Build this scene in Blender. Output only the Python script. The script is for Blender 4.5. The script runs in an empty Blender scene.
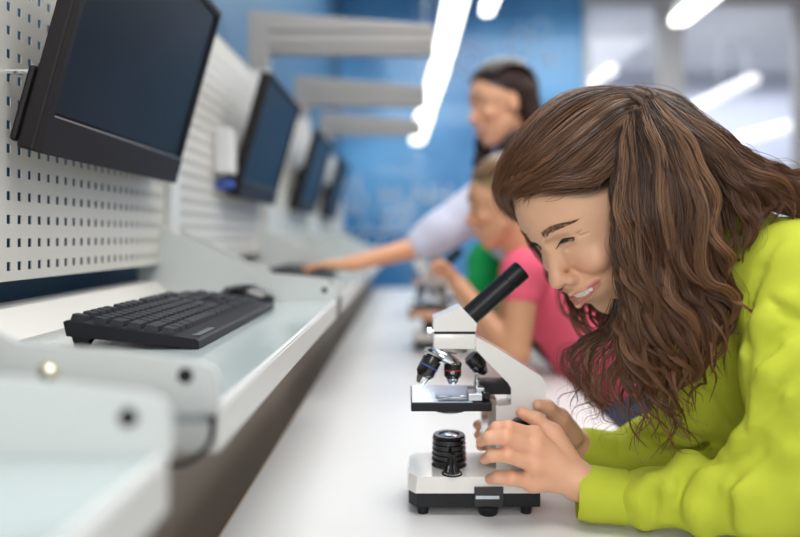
import bpy, bmesh, math, random
import numpy as np
from mathutils import Vector, Matrix, Euler
random.seed(7); rng = np.random.default_rng(7)
S = bpy.context.scene
COL = S.collection
R = math.radians
CZ = 1.133            # eye height of the photographer; table top is 0.75

# ------------------------------------------------------------ camera
cam = bpy.data.cameras.new('camera'); camo = bpy.data.objects.new('camera', cam); COL.objects.link(camo)
camo.location = (0, 0, CZ); camo.rotation_euler = (R(90), 0, 0)
cam.sensor_width = 36; cam.lens = 680 * 36 / 800
cam.shift_x = -8 / 800; cam.shift_y = -32.5 / 800
cam.clip_start = .02
cam.dof.use_dof = True; cam.dof.focus_distance = .882; cam.dof.aperture_fstop = 1.4
S.camera = camo
# ------------------------------------------------------------ world, light, exposure
S.view_settings.view_transform = 'Standard'; S.view_settings.look = 'None'
S.view_settings.exposure = 0.45; S.view_settings.gamma = 1.0
w = bpy.data.worlds.new('world'); S.world = w; w.use_nodes = True
w.node_tree.nodes['Background'].inputs[0].default_value = (.85, .92, 1, 1)
w.node_tree.nodes['Background'].inputs[1].default_value = .22

def area(name, loc, rot, sx, sy, power, col=(1, 1, 1)):
    l = bpy.data.lights.new(name, 'AREA'); l.shape = 'RECTANGLE'; l.size = sx; l.size_y = sy; l.energy = power; l.color = col
    o = bpy.data.objects.new(name, l); COL.objects.link(o); o.location = loc; o.rotation_euler = rot
    return o
area('overhead_fill', (.5, .9, CZ + 2.2), (0, 0, 0), 1.8, 2.2, 55, (1, .98, .95))  # unseen area light added overhead to brighten table and girl
area('overhead_fill', (1.2, 4.2, CZ + 2.2), (0, 0, 0), 3.0, 3.0, 80, (.95, .98, 1))  # second unseen overhead light, added for the far part of the room
area('added_key_light', (-.35, -1.2, CZ + .75), (R(70), 0, R(-22)), 1.2, 1.4, 26, (1, .98, .96))  # unseen key light added behind the camera, aimed at the girl
area('next_room_light', (4.0, 8.5, CZ + 2.2), (0, 0, 0), 4.5, 2.6, 110, (.95, .97, 1))

# ------------------------------------------------------------ helpers
def P(px, py, d): return Vector(((px - 408) * d / 680, d, CZ - (py - 236) * d / 680))
def V(*a): return Vector(a)

def mat(name, col, rough=.5, metal=0., bump=0., bscale=200., noise=0., nscale=8., spec=.5, emit=0., sss=0., attr=None, coat=0., alpha=1.):
    m = bpy.data.materials.new(name); m.use_nodes = True; nt = m.node_tree; b = nt.nodes['Principled BSDF']
    b.inputs['Roughness'].default_value = rough; b.inputs['Metallic'].default_value = metal
    b.inputs['Specular IOR Level'].default_value = spec; b.inputs['Coat Weight'].default_value = coat
    c4 = (*col, 1); b.inputs['Base Color'].default_value = c4
    tc = nt.nodes.new('ShaderNodeTexCoord')
    src = None
    if attr:
        a = nt.nodes.new('ShaderNodeAttribute'); a.attribute_name = attr; src = a.outputs['Color']
    if noise or src:
        n = nt.nodes.new('ShaderNodeTexNoise'); n.inputs['Scale'].default_value = nscale; n.inputs['Detail'].default_value = 5
        nt.links.new(tc.outputs['Object'], n.inputs['Vector'])
        mr = nt.nodes.new('ShaderNodeMapRange'); mr.inputs[3].default_value = 1 - noise; mr.inputs[4].default_value = 1 + noise
        nt.links.new(n.outputs['Fac'], mr.inputs[0])
        mx = nt.nodes.new('ShaderNodeMix'); mx.data_type = 'RGBA'; mx.blend_type = 'MULTIPLY'; mx.inputs[0].default_value = 1
        if src: nt.links.new(src, mx.inputs[6])
        else: mx.inputs[6].default_value = c4
        nt.links.new(mr.outputs[0], mx.inputs[7]); nt.links.new(mx.outputs[2], b.inputs['Base Color'])
    if bump:
        n = nt.nodes.new('ShaderNodeTexNoise'); n.inputs['Scale'].default_value = bscale; n.inputs['Detail'].default_value = 3
        nt.links.new(tc.outputs['Object'], n.inputs['Vector'])
        bp = nt.nodes.new('ShaderNodeBump'); bp.inputs['Strength'].default_value = bump; bp.inputs['Distance'].default_value = .002
        nt.links.new(n.outputs['Fac'], bp.inputs['Height']); nt.links.new(bp.outputs[0], b.inputs['Normal'])
    if emit:
        b.inputs['Emission Color'].default_value = c4; b.inputs['Emission Strength'].default_value = emit
    if sss:
        b.inputs['Subsurface Weight'].default_value = sss; b.inputs['Subsurface Radius'].default_value = (1, .35, .2); b.inputs['Subsurface Scale'].default_value = .006
    return m

def glass_mat(name, col=(1, 1, 1), gl=.12):
    m = bpy.data.materials.new(name); m.use_nodes = True; nt = m.node_tree; nt.nodes.clear()
    o = nt.nodes.new('ShaderNodeOutputMaterial'); t = nt.nodes.new('ShaderNodeBsdfTransparent'); g = nt.nodes.new('ShaderNodeBsdfGlossy')
    g.inputs['Roughness'].default_value = .03; t.inputs[0].default_value = (*col, 1)
    lw = nt.nodes.new('ShaderNodeFresnel'); lw.inputs[0].default_value = 1.45
    ad = nt.nodes.new('ShaderNodeMath'); ad.operation = 'ADD'; ad.inputs[1].default_value = gl
    mx = nt.nodes.new('ShaderNodeMixShader'); nt.links.new(lw.outputs[0], ad.inputs[0]); nt.links.new(ad.outputs[0], mx.inputs[0])
    nt.links.new(t.outputs[0], mx.inputs[1]); nt.links.new(g.outputs[0], mx.inputs[2]); nt.links.new(mx.outputs[0], o.inputs[0])
    return m

M = dict(
    panel=mat('cream_powder_coat', (.66, .64, .59), .35, 0, .05, 90),
    white_metal=mat('white_powder_coat', (.70, .71, .69), .38),
    plate=mat('grey_green_plate', (.60, .63, .62), .42), shelf=mat('shelf_laminate', (.45, .52, .52), .16, coat=.3),
    table=mat('table_laminate', (.74, .74, .735), .28, noise=.02, nscale=3),
    table_edge=mat('table_edge_band', (.50, .37, .27), .5, noise=.1, nscale=40),
    greige=mat('greige_paint', (.26, .22, .18), .6),
    wallblue=mat('dark_blue_wall', (.05, .135, .24), .5, noise=.1, nscale=4),
    ceiling=mat('ceiling_paint', (.75, .77, .8), .8),
    black=mat('black_plastic', (.008, .009, .011), .36, spec=.3),
    bezel=mat('monitor_plastic', (.014, .012, .013), .45, bump=.2, bscale=900, spec=.25),
    blackgloss=mat('black_gloss', (.006, .006, .007), .22, coat=.4),
    kbd=mat('keyboard_plastic', (.010, .011, .015), .45, spec=.25),
    key=mat('keycap_plastic', (.014, .016, .021), .42, spec=.3),
    chrome=mat('chrome', (.75, .76, .78), .16, 1),
    brass=mat('bolt_zinc', (.85, .78, .62), .25, 1),
    scope=mat('microscope_enamel', (.80, .78, .74), .25, coat=.5),
    scope_grey=mat('grey_metal', (.42, .40, .37), .3, .6),
    glassdark=mat('lens_glass', (.05, .06, .07), .05, coat=1),
    slide=mat('stage_steel', (.62, .70, .76), .12, .9),
    blue=mat('blue_ring', (.03, .10, .45), .4), red=mat('red_ring', (.45, .03, .03), .4),
    mark=mat('white_marking', (.8, .8, .8), .5),
    screen=mat('screen_glass', (.012, .022, .036), .30, spec=.12),
    lamp=mat('lamp_diffuser', (1, .98, .94), .5, emit=2.6), reflection_glow=mat('glass_reflection_glow', (1, .97, .94), .5, emit=.75),  # the latter glows to stand for reflections in the glazing
    arm=mat('arm_grey_paint', (.33, .315, .30), .5), frame=mat('window_frame_grey', (.52, .50, .50), .45),
    white_frame=mat('window_frame_pale', (.62, .64, .67), .45),
    nextwall=mat('next_room_paint', (.60, .63, .72), .7, noise=.04, nscale=.8),
    floor=mat('floor_vinyl', (.30, .27, .23), .35, noise=.05, nscale=4),
    glass=glass_mat('window_glass', (.97, .98, 1), .03),
    clearplastic=glass_mat('clear_plastic', (.85, .92, .95), .1),
    lime=mat('lime_sweatshirt_cotton', (.50, .55, .045), .85, bump=.35, bscale=700, noise=.05, nscale=30, spec=.2),
    limerib=mat('lime_ribbing', (.50, .55, .045), .85, bump=.35, bscale=900, spec=.2),
    pink=mat('pink_shirt_cotton', (.82, .12, .20), .8, noise=.05, nscale=20, spec=.2),
    green=mat('green_shirt_cotton', (.01, .38, .09), .8, spec=.2),
    lilac=mat('pale_lilac_shirt', (.60, .62, .76), .8, noise=.05, nscale=25, spec=.2),
    jeans=mat('dark_denim', (.025, .04, .08), .8, noise=.2, nscale=60),
    navy=mat('dark_top', (.02, .022, .03), .8),
    tooth=mat('teeth_enamel', (.85, .82, .76), .2, coat=.3),
    mouth=mat('mouth_dark', (.16, .03, .03), .5),
    eyew=mat('eye_white', (.75, .73, .70), .15), iris=mat('iris_brown', (.03, .015, .008), .1, coat=1),
    lash=mat('lash_hair', (.012, .008, .006), .6), brow=mat('brow_hair', (.16, .09, .055), .7, spec=.1),
    skin=mat('skin', (.8, .5, .35), .42, attr='Col', noise=.05, nscale=60, bump=.12, bscale=900, sss=.12, spec=.4),
    wood=mat('stool_birch', (.45, .30, .18), .5, noise=.15, nscale=12),
)

def link(name, me, m=None, parent=None, smooth=False):
    o = bpy.data.objects.new(name, me); COL.objects.link(o)
    if m is not None: me.materials.append(m)
    if smooth and hasattr(me, 'polygons'): me.polygons.foreach_set('use_smooth', [True] * len(me.polygons))
    if parent is not None: o.parent = parent
    return o
def obj(name, bm, m, parent=None, smooth=False, bevel=0., seg=2):
    if bevel:
        es = [e for e in bm.edges if len(e.link_faces) == 2 and e.calc_face_angle(0) > .6]
        bmesh.ops.bevel(bm, geom=es, offset=bevel, segments=seg, profile=.5, affect='EDGES', clamp_overlap=True)
    bmesh.ops.recalc_face_normals(bm, faces=bm.faces)
    me = bpy.data.meshes.new(name); bm.to_mesh(me); bm.free()
    o = link(name, me, m, parent)
    if smooth: me.shade_smooth(); me.set_sharp_from_angle(angle=R(38))
    return o
def thing(name, label, cat, loc=(0, 0, 0), group=None):
    o = bpy.data.objects.new(name, None); COL.objects.link(o); o.location = loc; o['label'] = label; o['category'] = cat
    o.empty_display_size = .05
    if group: o['group'] = group
    return o
def tag(o, label, cat, group=None):
    o['label'] = label; o['category'] = cat
    if group: o['group'] = group
    return o
def struct(o): o['kind'] = 'structure'; return o
def box(bm, a, b, rot=None):
    x0, y0, z0 = a; x1, y1, z1 = b
    mt = Matrix.Translation(((x0 + x1) / 2, (y0 + y1) / 2, (z0 + z1) / 2)) @ Matrix.Diagonal((x1 - x0, y1 - y0, z1 - z0, 1))
    if rot is not None: mt = rot @ mt
    bmesh.ops.create_cube(bm, size=1, matrix=mt); return bm
def BM(): return bmesh.new()
def B(a, b): return box(BM(), a, b)
def prism(bm, pts, f0, f1):
    """pts: outline as 3-D maker functions: f0(p), f1(p) give the two caps"""
    a = [bm.verts.new(f0(p)) for p in pts]; b = [bm.verts.new(f1(p)) for p in pts]; n = len(pts)
    bm.faces.new(a); bm.faces.new(b[::-1])
    for i in range(n): bm.faces.new((a[i], b[i], b[(i + 1) % n], a[(i + 1) % n]))
    return bm
def prism_xz(bm, pts, y0, y1): return prism(bm, pts, lambda p: (p[0], y0, p[1]), lambda p: (p[0], y1, p[1]))
def lathe(bm, p0, axis, prof, n=40):
    """prof = [(distance along the axis, radius)]"""
    p0 = Vector(p0); a = Vector(axis).normalized(); q = a.to_track_quat('Z', 'Y'); rings = []
    for h, r in prof:
        rings.append([bm.verts.new(p0 + q @ Vector((r * math.cos(2 * math.pi * i / n), r * math.sin(2 * math.pi * i / n), h))) for i in range(n)])
    for A_, B_ in zip(rings, rings[1:]):
        for i in range(n): bm.faces.new((A_[i], A_[(i + 1) % n], B_[(i + 1) % n], B_[i]))
    bm.faces.new(rings[0][::-1]); bm.faces.new(rings[-1]); return bm
def tube(bm, pts, r, n=8):
    pts = [Vector(p) for p in pts]; rings = []; up = Vector((.1, .2, 1)).normalized()
    for i, p in enumerate(pts):
        t = (pts[min(i + 1, len(pts) - 1)] - pts[max(i - 1, 0)]).normalized()
        a = t.cross(up); a = a.normalized() if a.length > 1e-4 else t.orthogonal().normalized(); b = t.cross(a)
        rr = r[i] if hasattr(r, '__len__') else r
        rings.append([bm.verts.new(p + rr * (a * math.cos(2 * math.pi * k / n) + b * math.sin(2 * math.pi * k / n))) for k in range(n)])
    for A_, B_ in zip(rings, rings[1:]):
        for k in range(n): bm.faces.new((A_[k], A_[(k + 1) % n], B_[(k + 1) % n], B_[k]))
    bm.faces.new(rings[0][::-1]); bm.faces.new(rings[-1]); return bm
def copy_tree(o, parent=None):
    c = o.copy(); COL.objects.link(c)
    if parent is not None: c.parent = parent
    for ch in list(o.children): copy_tree(ch, c)
    return c

def smooth_pts(P_, n):
    P_ = np.array(P_, float); t = np.linspace(0, len(P_) - 1, n); out = []
    for u in t:
        i = min(int(u), len(P_) - 2); a = u - i; p0 = P_[max(i - 1, 0)]; p1 = P_[i]; p2 = P_[i + 1]; p3 = P_[min(i + 2, len(P_) - 1)]
        out.append(.5 * (2 * p1 + (p2 - p0) * a + (2 * p0 - 5 * p1 + 4 * p2 - p3) * a * a + (3 * p1 - p0 - 3 * p2 + p3) * a ** 3))
    return np.array(out)

# ------------------------------------------------------------ implicit bodies
class Field:
    """one continuous surface from tapered limbs and rounded masses, meshed by surface nets"""
    def __init__(s, lo, hi, vox):
        s.lo = np.array(lo, float); s.v = vox; s.n = np.ceil((np.array(hi) - s.lo) / vox).astype(int) + 1
        s.ax = [s.lo[i] + vox * np.arange(s.n[i]) for i in range(3)]; s.f = np.full(s.n, 1., np.float32)
    def _sub(s, lo, hi):
        a = np.clip(np.floor((lo - s.lo) / s.v).astype(int), 0, s.n); b = np.clip(np.ceil((hi - s.lo) / s.v).astype(int) + 1, 0, s.n)
        if np.any(b <= a): return None, None
        sl = tuple(slice(a[i], b[i]) for i in range(3))
        X = np.stack(np.meshgrid(*[s.ax[i][sl[i]] for i in range(3)], indexing='ij'), -1).astype(np.float32); return sl, X
    def _mix(s, sl, d, k, sub):
        f = s.f[sl]; k = max(k, 1e-5)
        if sub:
            h = np.clip(.5 - .5 * (f + d) / k, 0, 1); s.f[sl] = f * (1 - h) - d * h + k * h * (1 - h)
        else:
            h = np.clip(.5 + .5 * (f - d) / k, 0, 1); s.f[sl] = f * (1 - h) + d * h - k * h * (1 - h)
    def cap(s, p0, p1, r0, r1=None, k=.01, sub=False):
        r1 = r0 if r1 is None else r1; p0 = np.array(p0, float); p1 = np.array(p1, float); mg = max(r0, r1) + k * 1.5 + 3 * s.v
        sl, X = s._sub(np.minimum(p0, p1) - mg, np.maximum(p0, p1) + mg)
        if sl is None: return s
        ba = p1 - p0; t = np.clip(((X - p0) @ ba) / max(ba @ ba, 1e-12), 0, 1)
        d = np.linalg.norm(X - (p0 + t[..., None] * ba), axis=-1) - (r0 + t * (r1 - r0)); s._mix(sl, d, k, sub); return s
    def chain(s, pts, rs, k=.01, sub=False):
        for i in range(len(pts) - 1): s.cap(pts[i], pts[i + 1], rs[i], rs[i + 1], k, sub)
        return s
    def ell(s, c, r, k=.01, sub=False, rot=None):
        c = np.array(c, float); r = np.array(r, float); mg = r.max() + k * 1.5 + 3 * s.v
        sl, X = s._sub(c - mg, c + mg)
        if sl is None: return s
        q = X - c
        if rot is not None: q = q @ np.array(rot)      # columns of rot = local axes
        a = np.linalg.norm(q / r, axis=-1); b = np.linalg.norm(q / (r * r), axis=-1)
        d = a * (a - 1) / np.maximum(b, 1e-9); s._mix(sl, d, k, sub); return s
    def mesh(s, warp=None):
        f = s.f; n = s.n; ins = f < 0
        c = np.zeros(tuple(n - 1), np.uint8)
        cor = [(i, j, k) for i in (0, 1) for j in (0, 1) for k in (0, 1)]
        sh = lambda A, o: A[o[0]:n[0] - 1 + o[0], o[1]:n[1] - 1 + o[1], o[2]:n[2] - 1 + o[2]]
        for o in cor: c += sh(ins, o)
        act = (c > 0) & (c < 8); idx = -np.ones(act.shape, np.int64); cells = np.argwhere(act); idx[act] = np.arange(len(cells))
        acc = np.zeros((len(cells), 3)); cnt = np.zeros(len(cells))
        fv = {o: sh(f, o)[act] for o in cor}
        for a in cor:
            for ax in range(3):
                if a[ax]: continue
                b = list(a); b[ax] = 1; b = tuple(b); va, vb = fv[a], fv[b]; m = (va < 0) != (vb < 0)
                t = np.where(m, va / np.where(m, va - vb, 1), 0); p = np.array(a, float) + t[:, None] * (np.array(b) - np.array(a))
                acc[m] += p[m]; cnt[m] += 1
        vs = s.lo + s.v * (cells + acc / np.maximum(cnt, 1)[:, None])
        faces = []
        for ax in range(3):
            u, w_ = (ax + 1) % 3, (ax + 2) % 3
            A0 = [slice(1, -1)] * 3; A0[ax] = slice(0, -1); A1 = [slice(1, -1)] * 3; A1[ax] = slice(1, None)
            a = ins[tuple(A0)]; b = ins[tuple(A1)]; e = np.argwhere(a != b)
            if not len(e): continue
            flip = a[a != b]; base = e.copy(); base[:, u] += 1; base[:, w_] += 1
            q = []
            for du, dw in ((1, 1), (0, 1), (0, 0), (1, 0)):
                g = base.copy(); g[:, u] -= du; g[:, w_] -= dw; q.append(idx[g[:, 0], g[:, 1], g[:, 2]])
            q = np.stack(q, 1); q[~flip] = q[~flip][:, ::-1]; faces.append(q[(q >= 0).all(1)])
        return vs, np.concatenate(faces)
def mesh_np(name, vs, fs, m, parent=None, col=None, smooth=True):
    me = bpy.data.meshes.new(name); me.vertices.add(len(vs)); me.vertices.foreach_set('co', np.asarray(vs, np.float32).ravel())
    me.loops.add(fs.size); me.loops.foreach_set('vertex_index', fs.astype(np.int32).ravel()); me.polygons.add(len(fs))
    me.polygons.foreach_set('loop_start', np.arange(0, fs.size, 4, dtype=np.int32)); me.update(calc_edges=True)
    if col is not None:
        a = me.color_attributes.new('Col', 'FLOAT_COLOR', 'POINT'); a.data.foreach_set('color', np.c_[col, np.ones(len(col))].astype(np.float32).ravel())
    return link(name, me, m, parent, smooth)
def lap(vs, fs, it=2, lam=.5):
    e = np.concatenate([fs[:, [i, (i + 1) % 4]] for i in range(4)]); e = np.concatenate([e, e[:, ::-1]])
    cnt = np.bincount(e[:, 0], minlength=len(vs)).astype(float)
    for _ in range(it):
        av = np.stack([np.bincount(e[:, 0], vs[e[:, 1], k], len(vs)) for k in range(3)], 1) / np.maximum(cnt, 1)[:, None]
        vs = vs + lam * (av - vs)
    return vs
def merge(parts):
    V_, F_, C_, o = [], [], [], 0
    for v, f, c in parts: V_.append(v); F_.append(f + o); C_.append(c); o += len(v)
    return np.concatenate(V_), np.concatenate(F_), np.concatenate(C_)
def sstep(x, a, b): t = np.clip((x - a) / (b - a), 0, 1); return t * t * (3 - 2 * t)
def segd(X, pts):
    d = np.full(len(X), 9.)
    for a, b in zip(pts, pts[1:]):
        a = np.array(a, float); b = np.array(b, float); ba = b - a; t = np.clip((X - a) @ ba / (ba @ ba), 0, 1)
        d = np.minimum(d, np.linalg.norm(X - a - t[:, None] * ba, axis=1))
    return d
def vnoise(X, sc, seed=0):
    r = np.random.default_rng(seed); out = np.zeros(len(X))
    for k in range(6):
        d = r.normal(size=3); d /= np.linalg.norm(d); out += np.sin(X @ d * sc * (1 + .35 * k) + r.uniform(0, 6.28))
    return out / 6

# ------------------------------------------------------------ the room
WX0, WX1, WY0, WY1, CEIL = -.66, 4.6, -1.6, 6.6, CZ + 2.42
struct(obj('floor', B((WX0 - .1, WY0 - .1, -.1), (7.5, 10.2, 0)), M['floor']))
struct(obj('ceiling', B((WX0 - .1, WY0 - .1, CEIL), (7.5, 10.2, CEIL + .1)), M['ceiling']))
struct(obj('wall_left', B((WX0 - .1, WY0 - .1, 0), (WX0, WY1 + .1, CEIL)), M['wallblue']))
struct(obj('wall_right', B((WX1, WY0 - .1, 0), (WX1 + .1, WY1 + .1, CEIL)), M['ceiling']))
struct(obj('wall_next_room_right', B((7.4, WY1, 0), (7.5, 10.2, CEIL)), M['nextwall']))
struct(obj('wall_back', B((WX0, WY0 - .1, 0), (WX1, WY0, CEIL)), M['ceiling']))
wm = mat('blue_printed_wall', (.05, .20, .44), .30, coat=.4)
nt = wm.node_tree; bs = nt.nodes['Principled BSDF']; tc = nt.nodes.new('ShaderNodeTexCoord'); nz = nt.nodes.new('ShaderNodeTexNoise')
nz.inputs['Scale'].default_value = 1.1; nz.inputs['Detail'].default_value = 3; nt.links.new(tc.outputs['Object'], nz.inputs['Vector'])
cr = nt.nodes.new('ShaderNodeValToRGB'); cr.color_ramp.elements[0].position = .35; cr.color_ramp.elements[1].position = .7
cr.color_ramp.elements[0].color = (.05, .215, .47, 1); cr.color_ramp.elements[1].color = (.13, .42, .76, 1)
nt.links.new(nz.outputs['Fac'], cr.inputs[0]); nt.links.new(cr.outputs[0], bs.inputs['Base Color'])
M['bluewall'] = wm
GX = 1.70          # where the blue wall ends and the glazing starts
struct(obj('wall_far', B((WX0, WY1, 0), (GX, WY1 + .1, CEIL)), wm))
# glazing in line with the blue wall
def zf(py, d=6.6): return CZ - (py - 236) * d / 680
def xf(px, d=6.6): return (px - 408) * d / 680
zt = zf(4)
struct(obj('trim_1', B((GX, WY1 - .03, 0), (xf(589), WY1 + .1, CEIL)), M['white_frame']))
struct(obj('trim_2', B((xf(658), WY1 - .03, 0), (xf(683), WY1 + .1, CEIL)), M['frame']))
struct(obj('trim_3', B((xf(589), WY1 - .02, zt), (WX1, WY1 + .1, CEIL)), M['frame']))
struct(obj('trim_4', B((xf(797), WY1 - .03, 0), (WX1, WY1 + .1, CEIL)), M['frame']))
struct(obj('window_1', B((xf(589), WY1 + .02, 0.0), (xf(658), WY1 + .03, zt)), M['glass']))
struct(obj('window_2', B((xf(683), WY1 + .02, 0.0), (xf(797), WY1 + .03, zt)), M['glass']))
struct(obj('wall_next_room', B((0, 10.1, 0), (7.5, 10.2, CEIL)), M['nextwall']))
struct(obj('wall_next_room_side', B((GX - .5, WY1 + .1, 0), (GX - .4, 10.1, CEIL)), M['nextwall']))

# science drawings on the blue wall
chalk = mat('printed_white', (.55, .68, .80), .6)
art = thing('science_mural', 'white chemical formulas and hexagon outlines printed on the far blue wall', 'wall drawing', (0, WY1 - .012, CZ))
def hexa(cx, cz, r, parent, spokes=()):
    bm = BM(); pts = [(cx + r * math.sin(k * math.pi / 3), cz + r * math.cos(k * math.pi / 3)) for k in range(6)]
    segs = [(pts[k], pts[(k + 1) % 6]) for k in range(6)] + [(pts[k], (cx + 1.8 * r * math.sin(k * math.pi / 3), cz + 1.8 * r * math.cos(k * math.pi / 3))) for k in spokes]
    for (a, b) in segs: tube(bm, [(a[0], -.004, a[1]), (b[0], -.004, b[1])], .009, 6)
    return obj('hexagon_outline', bm, chalk, parent)
for px, py, r, sp in ((352, 222, .12, (0, 2)), (395, 222, .11, (1, 5)), (470, 60, .14, (2,)), (520, 44, .12, (0, 3)), (372, 240, .10, (1,)), (540, 30, .1, ())):
    hexa(xf(px), zf(py) - CZ, r, art, sp)
def text(name, s, parent, loc, size, m, rot=(R(90), 0, 0), ext=.001):
    c = bpy.data.curves.new(name, 'FONT'); c.body = s; c.size = size; c.extrude = ext; c.align_x = 'CENTER'; c.align_y = 'CENTER'
    o = bpy.data.objects.new(name, c); COL.objects.link(o); c.materials.append(m)
    bpy.context.view_layer.update(); me = bpy.data.meshes.new_from_object(o.evaluated_get(bpy.context.evaluated_depsgraph_get())); bpy.data.objects.remove(o)
    o = bpy.data.objects.new(name, me); COL.objects.link(o); o.parent = parent; o.location = loc; o.rotation_euler = rot; return o
for s_, px, py, sz in (('H', 352, 184, .26), ('O', 358, 202, .24), ('H\u2082', 396, 197, .28), ('NH\u2082', 438, 196, .26), ('CH', 500, 70, .2), ('N', 548, 60, .2)):
    text('formula', s_, art, (xf(px), -.006, zf(py) - CZ), sz, chalk)

# ------------------------------------------------------------ workbenches with panels, posts and lamp arms
XP = -.52; XS = -.15; ZS = CZ - .137; ZF = CZ - .171
def plate_profile(h):      # x, z of the end plate
    return [(-.565, CZ + .035), (-.503, CZ + .012), (-.304, CZ - .084), (-.23, CZ - .090), (-.166, CZ - .098), (-.152, CZ - .104), (XS + .002, CZ - .115), (XS + .002, ZF + .032), (-.565, ZF + .032)]
def end_plate(y):
    return prism_xz(BM(), plate_profile(0), y, y + .004)
def pegboard():
    """perforated steel panel: real holes"""
    px_, pz, hw, hh = .0247, .0308, .0090, .0118
    y0, y1, z0, z1 = .0, .935, CZ - .056, CZ + .535
    ny = int((y1 - y0) / px_); nz_ = int((z1 - z0 - .012) / pz); oy = (y1 - y0 - ny * px_) / 2
    ys = [y0]; zs = [z0]
    for i in range(ny): c = y0 + oy + (i + .5) * px_; ys += [c - hw / 2, c + hw / 2]
    ys.append(y1)
    for j in range(nz_): c = z0 + .010 + (j + .2) * pz; zs += [c - hh / 2, c + hh / 2]
    zs.append(z1)
    bm = BM(); g = {}
    def vt(i, j, k):
        if (i, j, k) not in g: g[(i, j, k)] = bm.verts.new((XP - (.0015 if k else 0), ys[i], zs[j]))
        return g[(i, j, k)]
    for i in range(len(ys) - 1):
        for j in range(len(zs) - 1):
            if i % 2 == 1 and j % 2 == 1:
                q = [(i, j), (i + 1, j), (i + 1, j + 1), (i, j + 1)]
                for a, b in zip(q, q[1:] + q[:1]): bm.faces.new((vt(*a, 0), vt(*b, 0), vt(*b, 1), vt(*a, 1)))
                continue
            for k in (0, 1): bm.faces.new((vt(i, j, k), vt(i + 1, j, k), vt(i + 1, j + 1, k), vt(i, j + 1, k)))
    box(bm, (XP - .02, y0, z1), (XP, y1, z1 + .012)); box(bm, (XP - .02, y0, z0 - .003), (XP, y1, z0))
    return bm
bolt_bm = lambda x, y, z, r: lathe(BM(), (x, y, z), (0, -1, 0), [(0, r * 1.15), (.0015, r * 1.15), (.0016, r), (.004, r * .9), (.0055, r * .5)], 20)
def workbench():
    t = thing('workbench', '', 'workbench', (0, 0, 0))
    y0, y1 = .537, 1.425
    obj('shelf_top', B((-.56, y0, ZS - .012), (XS - .001, y1, ZS)), M['shelf'], t)
    obj('fascia', prism_xz(BM(), [(XS - .012, ZS - .002), (XS - .004, ZS + .002), (XS, ZS - .002), (XS, ZF), (XS - .03, ZF), (XS - .03, ZF + .003), (XS - .012, ZF + .003)], y0, y1), M['white_metal'], t)
    obj('back_rail', prism_xz(BM(), [(-.56, ZS), (-.49, ZS), (-.49, ZS + .006), (-.525, ZS + .042), (-.56, ZS + .045)], y0 + .004, y1), M['panel'], t)
    p = obj('perforated_panel', pegboard(), M['panel'], t); p.location = (0, y0 - .02, 0)
    for y in (y0 - .004, y1): obj('end_plate', end_plate(y), M['plate'], t)
    obj('bolt', bolt_bm(-.2815, y0 - .004, CZ - .1065, .0075), M['brass'], t, True)
    for (x, y, z) in ((-.1745, y0 - .004, CZ - .1095), (-.175, y1, CZ - .1135)):
        obj('dark_hole_disc', lathe(BM(), (x, y, z), (0, -1, 0), [(0, .0062), (.0004, .0062), (.0005, .004)], 20), M['bezel'], t)  # flat dark disc stands in for the shade inside a hole
    obj('cable_clip', tube(BM(), smooth_pts([(-.26, .53, CZ - .160), (-.19, .526, CZ - .176), (-.168, .526, CZ - .174), (-.154, .528, CZ - .160), (-.152, .530, CZ - .140)], 20), .0022), M['black'], t, True)
    obj('bracket_web', prism_xz(BM(), [(-.40, ZS - .002), (XS - .004, ZS - .002), (XS - .006, ZF + .004), (-.283, ZF - .001), (-.40, ZF - .001)], y0 + .001, y0 + .003), M['white_metal'], t)
    # post between two panels, carrying the lamp arm
    bm = BM(); box(bm, (-.58, .455, CZ - .55), (-.505, .512, CZ + .6))
    obj('post', bm, M['white_metal'], t, bevel=.004)
    obj('leg', B((-.60, .445, 0), (-.52, .52, CZ - .5)), M['white_metal'], t)
    bm = BM(); z1 = CZ + .815
    prism_xz(bm, [(-.58, CZ + .6), (-.505, CZ + .6), (-.505, z1 - .152), (.095, z1 - .157), (.095, z1 - .052), (-.505, z1 - .004), (-.58, z1)], .455, .512)
    box(bm, (-.50, .448, z1 - .075), (.09, .518, z1 - .060)); box(bm, (-.50, .448, z1 - .125), (.09, .518, z1 - .115))
    obj('lamp_arm', bm, M['arm'], t, bevel=.004)
    obj('lower_panel', B((-.30, .436, .0), (-.285, 1.434, ZF)), M['greige'], t)
    
    return t
wb = workbench(); benches = [wb]
labs = ['pale steel workbench bay under the keyboard and the largest monitor', 'pale steel workbench end, blurred in the bottom left corner of the photo',
        'pale steel workbench bay below the second monitor, with the hand on its shelf', 'pale steel workbench bay under the third monitor from the front',
        'pale steel workbench bay under the fourth monitor from the front', 'pale steel workbench bay last in the row, next to the blue wall']
for i, k in enumerate((0, -1, 1, 2, 3, 4)):
    o = wb if k == 0 else copy_tree(wb)
    o.location.y = k; o['label'] = labs[i]; o['group'] = 'workbench bays along the left wall'

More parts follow.
